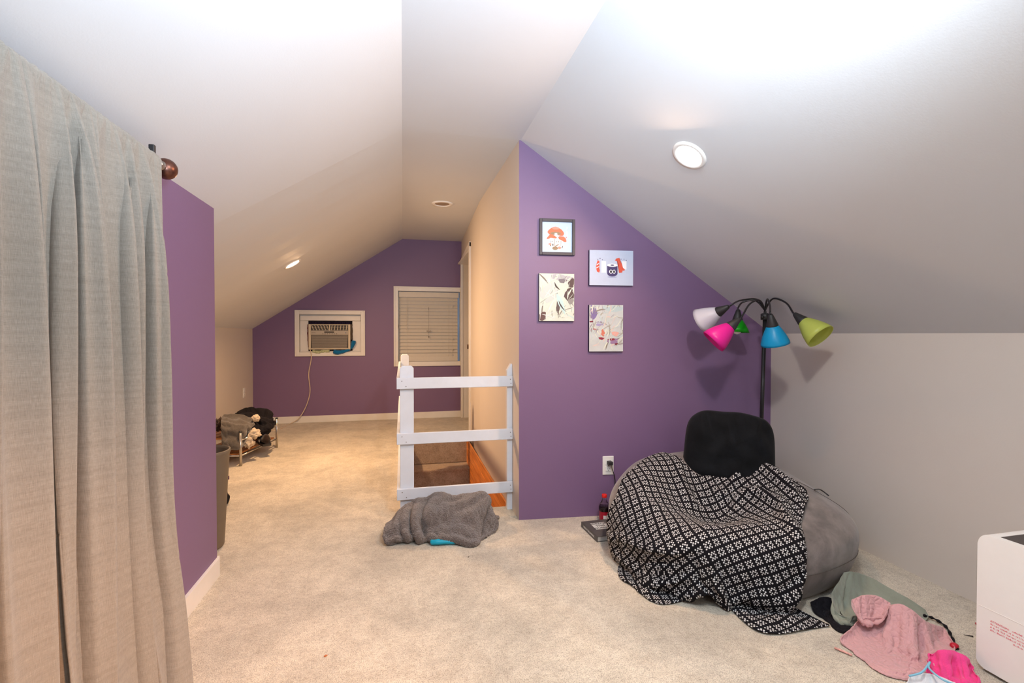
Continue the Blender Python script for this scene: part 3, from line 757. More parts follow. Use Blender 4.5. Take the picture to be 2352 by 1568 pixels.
# ---------------------------------------------------------------- cloth machinery
def catmull(P, n):
    """resample control rows (k,d) to n points"""
    P = np.asarray(P, float); k = len(P)
    Q = np.vstack([2*P[0]-P[1], P, 2*P[-1]-P[-2]])
    t = np.linspace(0, k - 1 - 1e-9, n); i = t.astype(int); f = (t - i)[:, None]
    a, b, c, d = Q[i], Q[i+1], Q[i+2], Q[i+3]
    return .5*((2*b) + (-a+c)*f + (2*a-5*b+4*c-d)*f**2 + (-a+3*b-3*c+d)*f**3)
def surf(ctrl, nu, nv):
    rows = [catmull(r, nu) for r in ctrl]
    A = np.array(rows)                       # k x nu x d
    return np.stack([catmull(A[:, j], nv) for j in range(nu)], 1)   # nv x nu x d
class SDF:
    def __init__(s, verts, faces, pad=.12, h=.02):
        t = BVHTree.FromPolygons([Vector(v) for v in verts], faces)
        V = np.array([tuple(v) for v in verts]); s.lo = V.min(0) - pad; hi = V.max(0) + pad
        s.h = h; s.n = np.ceil((hi - s.lo) / h).astype(int) + 1
        g = np.zeros(s.n)
        for i in range(s.n[0]):
            for j in range(s.n[1]):
                for k in range(s.n[2]):
                    p = Vector((s.lo[0] + i*h, s.lo[1] + j*h, s.lo[2] + k*h))
                    c, nn, _, d = t.find_nearest(p)
                    g[i, j, k] = d if (p - c).dot(nn) >= 0 else -d
        s.g = g; s.gr = np.gradient(g, h)
    def __call__(s, P):
        q = (P - s.lo) / s.h; m = np.all((q >= 0) & (q < s.n - 1.001), axis=-1)
        q = np.clip(q, 0, s.n - 1.001); i = q.astype(int); f = q - i
        def tri(G):
            r = 0
            for a in (0, 1):
                for b in (0, 1):
                    for c in (0, 1):
                        w_ = (f[..., 0] if a else 1-f[..., 0]) * (f[..., 1] if b else 1-f[..., 1]) * (f[..., 2] if c else 1-f[..., 2])
                        r = r + w_ * G[i[..., 0]+a, i[..., 1]+b, i[..., 2]+c]
            return r
        d = np.where(m, tri(s.g), 1.0); N_ = np.stack([tri(G) for G in s.gr], -1)
        return d, N_ / (np.linalg.norm(N_, axis=-1, keepdims=True) + 1e-9)
FAM = [(0, 1), (1, 0), (1, 1), (1, -1), (0, 3), (3, 0), (0, 8), (8, 0)]
def sl(P, di, dj):
    nv, nu = P.shape[:2]
    if dj >= 0: return P[:nv-di, :nu-dj], P[di:, dj:]
    return P[:nv-di, -dj:], P[di:, :nu+dj]
def relax(P, slack=1.06, iters=160, sdf=None, margin=.008, grav=.0006, bend=.25, fric=.6, pins=None, seed=1, jit=.003, floor=.006, planes=(), nsc=1.0):
    rng = np.random.RandomState(seed)
    rest = {}
    for f in FAM:
        a, b = sl(P, *f); rest[f] = np.linalg.norm(b - a, axis=-1) * (slack if f in FAM[:4] else 1 + (slack - 1) * (.8 if f in FAM[4:6] else .35))
    X = P.copy()
    # smooth random push to seed the wrinkles
    n = rng.randn(*P.shape) * 2
    for _ in range(14):
        n[1:-1] = (n[:-2] + n[2:] + n[1:-1]*2) / 4; n[:, 1:-1] = (n[:, :-2] + n[:, 2:] + n[:, 1:-1]*2) / 4
    X += n * jit * 4 + np.array([0, 0, jit]); V = np.zeros_like(X)
    for it in range(iters):
        old = X.copy(); X = X + V * .93; X[..., 2] -= grav
        for rep in range(3):
            for f in FAM:
                k = .45 if f in FAM[:2] else (.25 if f in FAM[2:4] else bend * (1 if f in FAM[4:6] else .5))
                a, b = sl(X, *f); d = b - a; L = np.linalg.norm(d, axis=-1)
                c = (k * .5 * (L - rest[f]) / (L + 1e-9))[..., None] * d
                a += c; b -= c
            if pins is not None: X[pins] += (P[pins] - X[pins]) * .5
        if sdf is not None:
            d, nn = sdf(X); m = d < margin
            X[m] += nn[m] * (margin - d[m])[:, None]
            X[m] = old[m] + (X[m] - old[m]) * (1 - fric) + nn[m] * np.maximum(0, ((X[m] - old[m]) * nn[m]).sum(-1))[:, None] * fric
        m = X[..., 2] < floor
        X[..., 2][m] = floor; X[..., :2][m] = old[..., :2][m] + (X[..., :2][m] - old[..., :2][m]) * (1 - fric)
        for (pn, pd) in planes:   # keep n.x <= d
            e = X @ np.array(pn) - pd; X -= np.maximum(e, 0)[..., None] * np.array(pn)
        V = np.clip(X - old, -.01, .01)
    return X
def crease(X, path, width, depth, prof='v'):
    """press a fold into a sheet along a path given in sheet coordinates (0..1)"""
    nv, nu = X.shape[:2]
    gu_, gv_ = np.meshgrid(np.linspace(0, 1, nu), np.linspace(0, 1, nv))
    tu = np.gradient(X, axis=1); tv = np.gradient(X, axis=0); nn = np.cross(tu, tv); nn /= np.linalg.norm(nn, axis=-1, keepdims=True) + 1e-9
    if nn[..., 2].mean() < 0: nn = -nn
    best = np.full((nv, nu), 9.0); wgt = np.ones((nv, nu))
    pts = catmull(np.array(path, float), 40)
    for k in range(len(pts) - 1):
        a, b = pts[k], pts[k+1]; d = b - a; L2 = (d ** 2).sum() + 1e-12
        t = np.clip(((gu_ - a[0]) * d[0] + (gv_ - a[1]) * d[1]) / L2, 0, 1)
        e = np.hypot(gu_ - a[0] - t * d[0], gv_ - a[1] - t * d[1]); m = e < best
        best[m] = e[m]; wgt[m] = math.sin(math.pi * min(1, max(0, (k + .5) / (len(pts) - 1)))) ** .5
    r = best / width
    f = np.exp(-r ** 1.3 * 1.4) if prof == 'v' else np.exp(-r ** 2)
    if prof == 'v': f = f - .45 * np.exp(-((r - 1.6) / .7) ** 2)
    return X - nn * (depth * f * wgt)[..., None]
def rumple(X, amp, freq, seed=0.0):
    tu = np.gradient(X, axis=1); tv = np.gradient(X, axis=0); nn = np.cross(tu, tv); nn /= np.linalg.norm(nn, axis=-1, keepdims=True) + 1e-9
    if nn[..., 2].mean() < 0: nn = -nn
    h = np.array([[noise.ridged_multi_fractal(Vector((p[0] * freq, p[1] * freq * .6 + seed, p[2] * freq)), 1.0, 2.0, 3, 1.0, 2.0) for p in r] for r in X])
    return X + nn * ((h - h.mean()) * amp)[..., None]
def unwrap(X, iters=260):
    nv, nu = X.shape[:2]
    lu = np.linalg.norm(np.diff(X, axis=1), axis=-1).sum(1).mean(); lv = np.linalg.norm(np.diff(X, axis=0), axis=-1).sum(0).mean()
    g = np.stack(np.meshgrid(np.linspace(0, lu, nu), np.linspace(0, lv, nv)), -1)
    fam = [(0, 1), (1, 0), (1, 1), (1, -1), (0, 6), (6, 0), (6, 6), (6, -6)]
    rest = {f: np.linalg.norm(sl(X, *f)[1] - sl(X, *f)[0], axis=-1) for f in fam}
    for it in range(iters):
        for f in fam:
            a, b = sl(g, *f); d = b - a; L = np.linalg.norm(d, axis=-1); c = (.15 * (L - rest[f]) / (L + 1e-9))[..., None] * d
            a += c; b -= c
    return g
def sheet(name, X, mat, uv=None, thick=.004, parent=None, sub=1):
    nv, nu = X.shape[:2]
    me = bpy.data.meshes.new(name)
    idx = np.arange(nv*nu).reshape(nv, nu)
    F_ = np.stack([idx[:-1, :-1], idx[:-1, 1:], idx[1:, 1:], idx[1:, :-1]], -1).reshape(-1, 4)
    me.from_pydata(X.reshape(-1, 3).tolist(), [], F_.tolist())
    if uv is not None:
        l = me.uv_layers.new(name='UVMap'); U_ = uv.reshape(-1, 2)[F_.reshape(-1)]
        l.data.foreach_set('uv', U_.astype(np.float32).ravel())
    me.update()
    o = link(name, me, mat, parent, True)
    if thick:
        s = o.modifiers.new('thick', 'SOLIDIFY'); s.thickness = thick; s.offset = 0
    if sub:
        s = o.modifiers.new('sub', 'SUBSURF'); s.levels = sub; s.render_levels = sub
    return o

# ---------------------------------------------------------------- bean bag
BC = (1.57, 2.10)
def bagpt(az, q, part):
    """part 0: upper shell q 0..1 outwards ; part 1: lower shell 1..0"""
    pass
def bag_surface(na=120, nt=64):
    V = []
    for j in range(nt + 1):
        ph = math.pi * j / nt
        for i in range(na):
            az = 2 * math.pi * i / na
            ca, sa = math.cos(az), math.sin(az)
            R_ = .585 if ca > 0 else .585 + .02 * ca
            Ry = .50 + .02 * (.5 - .5 * sa)
            s_ = math.sin(ph)
            if ph < math.pi / 2: qq = s_ ** (.92 + .22 * max(0, -ca))
            else: qq = .72 + .28 * s_ ** .8 if s_ > 0 else .72
            if ph > math.pi * .86: qq = .72 * 1 + .28 * math.sin(math.pi * .86) ** .8; qq *= (math.pi - ph) / (math.pi * .14)
            rip = 1 + .012 * math.sin(7 * az + 1) * s_ + .02 * noise.noise(Vector((ca * 2, sa * 2, ph * 1.5)))
            x = BC[0] + R_ * ca * qq * rip; y = BC[1] + Ry * sa * qq * rip
            back = max(0.0, min(1.0, (y - 1.85) / .65)); back = back * back * (3 - 2 * back)
            top = .37 + .13 * back
            top -= .17 * math.exp(-(((x - 1.42) / .24) ** 2 + ((y - 1.98) / .22) ** 2))
            top += .05 * math.exp(-(((x - 1.80) / .18) ** 2 + ((y - 1.95) / .2) ** 2))
            top += .03 * math.exp(-(((x - 1.20) / .2) ** 2 + ((y - 2.35) / .2) ** 2))
            top -= .05 * max(0, x - 1.75)
            zc = .185
            c = math.cos(ph)
            if ph <= math.pi / 2: z = zc + (top - zc) * (c ** .75 if c > 0 else 0)
            else: z = zc * (1 - (min(1, -c * 1.1)) ** 1.3) + .0
            if ph > math.pi * .86: z = .004
            # pressed against the two walls
            ym = yp(x) - .012
            if y > ym - .05: y = ym - .05 + .05 * math.tanh((y - ym + .05) / .05 * .6) / .9
            xm = XR - .012
            if x > xm - .05: x = xm - .05 + .05 * math.tanh((x - xm + .05) / .05 * .6) / .9
            n3 = noise.noise(Vector((x * 5, y * 5, z * 6))) * .006
            V.append((x + ca * n3, y + sa * n3, max(.004, z + n3)))
    Fc = []
    for j in range(nt):
        for i in range(na):
            a = j*na + i; b = j*na + (i+1) % na
            Fc.append((a, a + na, b + na, b))
    return V, Fc
BV, BF = bag_surface()
bag = empty('bean_bag', (BC[0], BC[1], 0)); tag(bag, 'large round grey suede bean bag chair in the corner under the floor lamp', 'bean bag')
bm = bmesh.new(); vv = [bm.verts.new(Vector(v) - Vector((BC[0], BC[1], 0))) for v in BV]
for f in BF: bm.faces.new([vv[i] for i in f])
bmesh.ops.remove_doubles(bm, verts=bm.verts[:], dist=1e-5)
cover = link('cover', bm, M['suede'], bag, True)
BVn = np.array(BV).reshape(65, 120, 3)
sdf = SDF(BV, BF, .14, .025)
def seam(az_deg, j0, j1, amp=.0):
    pts = []
    for j in range(j0, j1):
        i = int(az_deg / 3) % 120; v = BVn[j, i]; d = v - np.array([BC[0], BC[1], .2]); d /= np.linalg.norm(d)
        pts.append(Vector(v + d * .0015) - Vector((BC[0], BC[1], 0)))
    return pts
M['seam'] = plain('dark_seam_piping', srgb(84, 76, 72), .9)
for az in (330, 20):
    link('seam', tubem(seam(az, 4, 52), .0011, 6), M['seam'], bag, True)
rg = [Vector(BVn[38, i % 120]) * 1.0 for i in range(86, 121)]
rg = [(v - Vector((BC[0], BC[1], 0))) + (v - Vector((BC[0], BC[1], .15))).normalized() * .002 for v in rg]
link('seam', tubem(rg, .0011, 6), M['seam'], bag, True)

# pillow behind: soft squared cushion leaning on the wall
def cushion(w_, h_, t_, seed=0):
    nu, nv = 72, 60; V = []; Fc = []
    for side in (1, -1):
        for j in range(nv + 1):
            for i in range(nu + 1):
                u = -1 + 2*i/nu; v = -1 + 2*j/nv
                # rounded-square outline
                k = 1 / max(1e-6, (abs(u) ** 4.5 + abs(v) ** 4.5) ** (1 / 4.5)) * max(abs(u), abs(v)) if (u or v) else 1
                uu, vv_ = u * k, v * k
                e_ = max(abs(u), abs(v)); pf = max(0, 1 - e_ ** 3.4) ** .5
                x = uu * w_ / 2 * (1.0 - .07 * (vv_ + 1) / 2); z = vv_ * h_ / 2 + .010 * (1 - uu * uu) * (vv_ > 0) * vv_
                top = max(0, v + .1)
                f = .014 * math.sin(u * 9 + 2.0 * math.sin(v * 2.2) + .8) * top * pf + .006 * math.sin(u * 19 + 3 * v) * top * pf
                n_ = noise.noise(Vector((uu * 2.5, vv_ * 2.5, side * 3 + seed))) * .018 * pf
                V.append((x, -side * (t_ / 2 * pf + f + n_), z + .002 * math.sin(u * 8) * top))
    m = (nu + 1) * (nv + 1)
    for s_ in (0, 1):
        for j in range(nv):
            for i in range(nu):
                a = s_*m + j*(nu+1) + i; q_ = (a, a+1, a+nu+2, a+nu+1)
                Fc.append(q_ if s_ == 0 else q_[::-1])
    bm = bmesh.new(); vs = [bm.verts.new(v) for v in V]
    for f in Fc: bm.faces.new([vs[i] for i in f])
    bmesh.ops.remove_doubles(bm, verts=bm.verts[:], dist=.0005)
    return bm
pc = PY(1673, 1032, 2.2)
pil = link('pillow', cushion(.455, .40, .19), M['pillow'], None, True)
pil.location = (pc.x, pc.y, pc.z - .012); pil.rotation_euler = (math.radians(-12), math.radians(3), math.radians(-32))
tag(pil, 'plump black velour pillow propped at the back of bean bag', 'pillow')

# patterned throw over the bean bag: control points are (azimuth deg, path) around the bag
def drape_px(px, py):
    """the visible outer surface (bag or floor) seen at a measured point"""
    d = ray(px, py).normalized(); t = 0.8
    for _ in range(200):
        P = _C + d * t
        if P.z <= .004: return np.array(FL(px, py, .006))
        dd, _n = sdf(np.array([[tuple(P)]])[0])
        s_ = float(dd[0])
        if s_ < .004: return np.array(P)
        t += max(.003, min(.04, s_ * .8))
        if P.y > 2.6: break
    return None
def nearest_bag(px, py):
    best = None
    for v in BVn[:, :, :].reshape(-1, 3)[::1]:
        w_ = v - np.array([0, 0, CAMH]); zc = w_ @ np.array(_F)
        X_ = CX + FPX * (w_ @ np.array(_R)) / zc; Y_ = CY - FPX * (w_ @ np.array(_U)) / zc
        e = (X_ - px) ** 2 + (Y_ - py) ** 2
        if best is None or e < best[0]: best = (e, v)
    return np.array(best[1])
TC = [[(1436, 1100), (1520, 1043), (1600, 1088), (1665, 1084), (1732, 1064), (1800, 1090), (1848, 1125)],
      [(1420, 1140), (1500, 1095), (1585, 1120), (1650, 1128), (1722, 1112), (1790, 1128), (1851, 1162)],
      [(1402, 1190), (1475, 1160), (1550, 1172), (1625, 1182), (1700, 1165), (1775, 1180), (1838, 1205)],
      [(1392, 1240), (1455, 1222), (1530, 1222), (1610, 1225), (1690, 1222), (1770, 1230), (1849, 1250)],
      [(1393, 1283), (1450, 1280), (1520, 1285), (1600, 1278), (1690, 1280), (1768, 1288), (1843, 1305)],
      [(1420, 1318), (1462, 1325), (1535, 1332), (1612, 1298), (1680, 1338), (1750, 1365), (1803, 1383)],
      [(1452, 1346), (1512, 1386), (1588, 1376), (1620, 1330), (1662, 1386), (1755, 1453), (1908, 1437)]]
ctrl = []
for row in TC:
    r_ = []
    for (x, y) in row:
        P = drape_px(x, y)
        if P is None or P[1] > 2.62 or (y < 1300 and P[2] < .01): P = nearest_bag(x, y)
        r_.append(P)
    ctrl.append(r_)
nu, nv = 130, 120
X0 = surf(ctrl, nu, nv)
d_, n_ = sdf(X0); m_ = d_ < .012
X0[m_] += n_[m_] * (.012 - d_[m_])[:, None]
edge = np.zeros((nv, nu), bool); edge[0] = edge[-1] = True; edge[:, 0] = edge[:, -1] = True
X1 = relax(X0, 1.06, 120, sdf, .010, .0005, .3, .55, edge, 3, .003,
           planes=(((-(YP1-YP0), XR-XC, 0) / np.hypot(YP1-YP0, XR-XC), float(np.dot((-(YP1-YP0), XR-XC), (XC, YP0)) / np.hypot(YP1-YP0, XR-XC)) - .01),))
RIDGES = (([(.52, .14), (.66, .05), (.84, .08), (.99, .20)], .034, -.036), ([(.64, .36), (.70, .22), (.86, .24), (.94, .40), (.97, .58)], .036, -.034),
          ([(.02, .40), (.20, .50), (.38, .52), (.52, .48)], .022, -.028), ([(.01, .55), (.16, .66), (.34, .70), (.46, .64)], .020, -.028),
          ([(.06, .76), (.20, .84), (.34, .86), (.44, .78)], .020, -.026), ([(.53, .46), (.56, .66), (.60, .84), (.68, .97)], .024, -.034),
          ([(.24, .02), (.30, .18), (.42, .28)], .022, -.028), ([(.40, .06), (.50, .16), (.58, .20)], .022, -.018), ([(.12, .12), (.16, .28), (.30, .36)], .024, -.016),
          ([(.72, .95), (.76, .80), (.86, .66)], .026, -.016), ([(.82, .96), (.90, .93), (.97, .97)], .03, -.012), ([(.10, .96), (.22, .92), (.36, .97)], .022, -.014))
for path, wd_, dp_ in RIDGES: X1 = crease(X1, path, wd_, dp_, 'g')
for path, wd_, dp_ in (([(.50, .20), (.62, .17), (.76, .17), (.93, .28)], .018, .014), ([(.05, .47), (.2, .58), (.42, .58)], .014, .010), ([(.05, .66), (.2, .76), (.42, .75)], .014, .010),
                       ([(.50, .98), (.51, .8), (.49, .62), (.47, .52)], .016, .016), ([(.32, .06), (.38, .2), (.50, .26)], .014, .012)):
    X1 = crease(X1, path, wd_, dp_)
X1 = rumple(X1, .007, 7.0)
d_, n_ = sdf(X1); m_ = d_ < .007; X1[m_] += n_[m_] * (.007 - d_[m_])[:, None]; X1[..., 2] = np.maximum(X1[..., 2], .006)
uv = unwrap(X1)
th = math.radians(-14)
uv = np.stack([uv[..., 0] * math.cos(th) - uv[..., 1] * math.sin(th), uv[..., 0] * math.sin(th) + uv[..., 1] * math.cos(th)], -1)
thr = sheet('throw_blanket', X1, M['throw'], uv, .005)
tag(thr, 'black throw blanket with white dotted motifs draped over the grey bean bag', 'blanket')

# dark zip pull strap on the bag's right side
zp = [np.array(nearest_bag(*t)) for t in ((1868, 1128), (1885, 1127), (1905, 1138))]
zp = [Vector(p) + Vector((-.004, -.010, .012)) - Vector((BC[0], BC[1], 0)) for p in zp]
link('strap', tubem(spline(zp, 5), .003, 6), M['blackp'], bag, True)

# ---------------------------------------------------------------- floor lamp with five coloured shades
lb = Vector((2.055, 2.445, 0))
hub = PY(1757, 722, 2.33)
lam = empty('floor_lamp', (lb.x, lb.y, 0)); tag(lam, 'black five-arm floor lamp with white, pink, green, blue and yellow shades', 'lamp')
def lp(name, bm, mat, smooth=True, par=lam):
    bmesh.ops.translate(bm, verts=bm.verts[:], vec=-lb); return link(name, bm, mat, par, smooth)
pole_foot = PY(1749, 968, 2.40); dirp = (pole_foot - hub).normalized()
foot = hub + dirp * (hub.z / -dirp.z)
lp('base', lathem([(.0001, .03), (.03, .028), (.11, .016), (.125, .008), (.125, 0), (.0001, 0)], 32, Matrix.Translation((foot.x, foot.y, .0))), M['black'])
lp('pole', tubem([foot + Vector((0, 0, .02)), hub - Vector((0, 0, .02))], .011, 14), M['black'])
lp('hub', lathem([(.0001, -.035), (.022, -.035), (.022, -.002), (.016, .002), (.0001, .002)], 20, Matrix.Translation(hub + Vector((0, 0, .005)))), M['blackp'])
lp('switch_knob', tubem([hub + Vector((-.02, -.01, -.015)), hub + Vector((-.034, -.015, -.015))], .007, 10), M['blackp'])
def shade(col, label, neck, mouth, armmid, name='lamp_shade', R1=.073, L=.135):
    neck = Vector(neck); mouth = Vector(mouth); ax = (mouth - neck).normalized()
    Mx = align(neck, ax)
    n = N(label.replace(' ', '_')); c = col
    n.b.inputs['Subsurface Weight'].default_value = 0.0
    mt = n.done(c, .35)
    tr = n.new('ShaderNodeBsdfTranslucent'); tr.inputs[0].default_value = c
    mx = n.new('ShaderNodeMixShader'); mx.inputs[0].default_value = .35
    n.lk(n.b.outputs[0], mx.inputs[1]); n.lk(tr.outputs[0], mx.inputs[2]); n.lk(mx.outputs[0], n.out.inputs[0])
    prof = [(.026, 0), (.031, .006), (.044, .035), (.056, .065), (.066, .1), (R1, L), (R1 - .0025, L), (.0635, .1), (.0535, .065), (.0415, .035), (.028, .006)]
    s_ = lp(name, lathem([(r_, z_ * L / .135) for r_, z_ in prof], 36, Mx), mt); s_['label'] = label
    cone = lp('socket', lathem([(.0001, -.062), (.009, -.062), (.012, -.056), (.028, -.004), (.028, .004), (.0001, .004)], 24, Mx), M['blackp'])
    bulb = lp('bulb', lathem([(.0001, .082), (.014, .079), (.024, .066), (.027, .052), (.022, .035), (.013, .018), (.012, .0)], 20, Mx), M['white'])
    back = neck - ax * .06
    pts = [hub + Vector((0, 0, 0)), hub + Vector((0, 0, .022))] + [Vector(p) for p in armmid] + [back - ax * .012, back]
    lp('arm', tubem(spline(pts, 8), .0048, 10), M['black'])
shade(srgb(228, 228, 238), 'white lamp shade', PY(1650, 716, 2.28), PY(1612, 736, 2.36), [PY(1740, 688, 2.33), PY(1700, 690, 2.31)], L=.12)
shade(srgb(236, 40, 168), 'hot pink lamp shade', PY(1678, 750, 2.16), PY(1637, 785, 2.195), [PY(1745, 690, 2.27), PY(1722, 698, 2.22)], L=.125, R1=.068)
shade(srgb(18, 176, 24), 'green lamp shade', PY(1694, 735, 2.42), PY(1692, 772, 2.42), [PY(1735, 690, 2.36), PY(1706, 694, 2.40)], L=.095, R1=.06)
shade(srgb(16, 168, 222), 'sky blue lamp shade', PY(1774, 748, 2.09), PY(1782, 797, 2.10), [PY(1762, 687, 2.26), PY(1768, 700, 2.17)], L=.115, R1=.068)
shade(srgb(212, 222, 112), 'pale yellow lamp shade', PY(1845, 738, 2.06), PY(1882, 770, 1.985), [PY(1775, 686, 2.27), PY(1805, 695, 2.18)], L=.125, R1=.070)

# ---------------------------------------------------------------- curtain, rod
XCU = -.742
zr = 1.655
_f = PX(381, 388, XCU); zr = _f.z; rod = empty('curtain_rod', (XCU, _f.y - .098, zr)); tag(rod, 'dark curtain rod with a round copper finial above the purple left wall', 'curtain rod')
link('rod', tubem([(0, .05, 0), (0, -2.2, 0)], .009, 12), M['black'], rod, True)
bm = bmesh.new(); bmesh.ops.create_uvsphere(bm, u_segments=24, v_segments=16, radius=.033)
bmesh.ops.translate(bm, verts=bm.verts[:], vec=(0, .098, 0)); link('finial', bm, M['copper'], rod, True)
link('collar', lathem([(.010, 0), (.014, .003), (.010, .010), (.015, .016), (.015, .022), (.010, .026)], 16, align((0, .045, 0), (0, 1, 0))), M['chrome'], rod, True)
link('bracket', boxm((XL - XCU, .006, -.012), (.0, .018, .006), .003), M['blackp'], rod)
link('bracket', boxm((-.008, .005, -.01), (.008, .019, .045), .003), M['blackp'], rod)
def curtain():
    ns, nz, nw = 460, 90, 9
    Y0, Y1 = 0.25, 1.68
    V = np.zeros((nz + nw, ns, 3)); uv = np.zeros((nz + nw, ns, 2))
    s = np.linspace(0, 1, ns); Y = Y0 + (Y1 - Y0) * s
    rs = np.random.RandomState(5)
    ph = np.cumsum(.6 + .8 * rs.rand(40))
    fr = np.interp(Y, np.linspace(Y0 - .1, Y1 + .1, 40), ph * .60)     # uneven pleats
    amp2 = np.interp(Y, np.linspace(Y0, Y1, 24), .55 + .8 * rs.rand(24))
    gath = np.sin(2 * np.pi * fr * 3.3) + .6 * np.sin(2 * np.pi * fr * 7.1 + 1)
    for j in range(nz):
        t = j / (nz - 1); z = zr - (zr - .006) * t; low = t ** 1.2; k = 1 - math.exp(-t * 9); k2 = k * (1 - .85 * np.exp(-((1 - s) / .035) ** 2))
        def saw(p): return np.sign(np.sin(p)) * np.abs(np.sin(p)) ** .75 + .25 * np.sin(2 * p + .6)
        x = XCU + .018 + (.004 * math.exp(-t * 22)) * gath + k2 * (.034 * saw(2 * np.pi * fr + .5 * math.sin(3 * t)) * amp2 * (1 - .45 * low)
            + (.008 + .024 * low) * saw(np.pi * fr + 1.1 + .8 * t) + .010 * (1 - low) * np.sin(2 * np.pi * fr * 2.3 + 1.3 + 1.5 * t)) + .006 * k
        flare = .10 * max(0, (t - .55) / .45) ** 1.8 * np.exp(-((s - 1) / .18) ** 2)
        x = x + flare + .01 * low
        y = Y + .026 * np.cos(2 * np.pi * fr) * amp2 * k2 - (.015 * t + .11 * max(0, (t - .8) / .2) ** 1.5) * np.exp(-((s - 1) / .1) ** 2)
        V[j + nw, :, 0] = x; V[j + nw, :, 1] = y; V[j + nw, :, 2] = z
        uv[j + nw, :, 0] = s * 2.6; uv[j + nw, :, 1] = z
    for w_ in range(nw):                       # the rod pocket wraps over the rod
        an = math.pi * (1.0 - w_ / nw)
        r_ = .0165 + .0022 * gath
        V[w_, :, 0] = XCU + r_ * math.cos(an) * 1.05; V[w_, :, 1] = Y; V[w_, :, 2] = zr + r_ * math.sin(an)
        uv[w_, :, 0] = s * 2.6; uv[w_, :, 1] = zr + .004 * (nw - w_)
    V[..., 0] = np.maximum(V[..., 0], XL + .012)
    return V, uv
V, uvc = curtain()
cu = sheet('curtain', V, M['linen'], uvc, .003, None, 0)
tag(cu, 'floor-length grey linen curtain in deep pleats hanging at the left', 'curtain')

# ---------------------------------------------------------------- blanket pile at the railing and small things
def W(rows): return [[tuple(FL(x, y, z)) for (x, y, z) in r] for r in rows]
back = [(-.10, 2.80, .01), (.02, 2.86, .01), (.15, 2.89, .01), (.28, 2.89, .01), (.38, 2.885, .01), (.47, 2.87, .01), (.56, 2.80, .01)]
rows = [[(886, 1207, .05), (936, 1158, .12), (1000, 1135, .16), (1040, 1140, .15), (1080, 1133, .16), (1114, 1135, .155), (1140, 1192, .04)],
        [(880, 1225, .05), (930, 1195, .10), (985, 1182, .12), (1040, 1182, .11), (1085, 1178, .11), (1110, 1182, .09), (1145, 1202, .03)],
        [(884, 1241, .03), (930, 1224, .06), (985, 1226, .055), (1040, 1226, .06), (1085, 1237, .04), (1106, 1222, .03), (1140, 1212, .02)],
        [(892, 1246, .006), (938, 1233, .006), (985, 1238, .01), (1040, 1236, .02), (1080, 1250, .006), (1106, 1240, .006), (1132, 1222, .006)]]
B0 = surf([back] + W(rows), 90, 60)
e = np.zeros((60, 90), bool); e[0] = e[-1] = True; e[:, 0] = e[:, -1] = True; e[22:30, ::4] = True
B1 = relax(B0, 1.05, 40, None, 0, .0001, .45, .6, e, 9, .004)
for path, wd_, dp_ in (([(.27, .22), (.28, .5), (.33, .95)], .03, .030), ([(.20, .30), (.20, .6), (.24, .95)], .022, .024), ([(.12, .4), (.13, .65), (.15, .9)], .022, .018),
                       ([(.36, .62), (.55, .45), (.85, .36)], .05, .014), ([(.36, .40), (.55, .30), (.80, .27)], .05, .012), ([(.86, .95), (.84, .7), (.88, .45), (.91, .28)], .025, .028),
                       ([(.05, .8), (.09, .82), (.12, .95)], .03, .02)):
    B1 = crease(B1, path, wd_, dp_)
B1[..., 2] = np.maximum(B1[..., 2], .006)
B1[..., 1] = np.minimum(B1[..., 1], 2.897)
bk = sheet('fleece_blanket', B1, M['sherpa'], None, .016, None, 2)
tag(bk, 'crumpled taupe sherpa fleece blanket on the carpet before the railing', 'blanket')
tx = bpy.data.textures.new('pile', 'CLOUDS'); tx.noise_scale = .006; tx.noise_depth = 1
dm = bk.modifiers.new('pile', 'DISPLACE'); dm.texture = tx; dm.strength = .007; dm.mid_level = .5; dm.texture_coords = 'GLOBAL'
p = FL(1019, 1251, 0)
te = link('rolled_sock', lathem([(.0001, -.046), (.012, -.045), (.0175, -.040), (.019, -.02), (.018, .01), (.020, .036), (.016, .043), (.0001, .045)], 24,
      Matrix.Translation((p.x, p.y + .006, .018)) @ Matrix.Rotation(math.radians(-6), 4, 'Z') @ Matrix.Rotation(math.radians(90), 4, 'Y') @ Matrix.Diagonal((.9, 1.25, 1.5, 1))), M['teal'], None, True)
te.name = 'rubber_toy'; tag(te, 'turquoise rubber tube poking out under the taupe fleece blanket', 'toy')
p = FL(965, 1247, 0)
bm = bmesh.new(); bmesh.ops.create_icosphere(bm, subdivisions=2, radius=.007, matrix=Matrix.Translation((p.x, p.y, .007)))
for v in bm.verts: v.co += Vector((noise.noise(v.co * 300), noise.noise(v.co * 300 + Vector((5, 0, 0))), 0)) * .002
o = link('pebble', bm, plain('speckled_grey', srgb(170, 150, 140), .6, .4, 300), None, True); tag(o, 'tiny speckled grey bead on carpet left of the turquoise tube', 'bead')

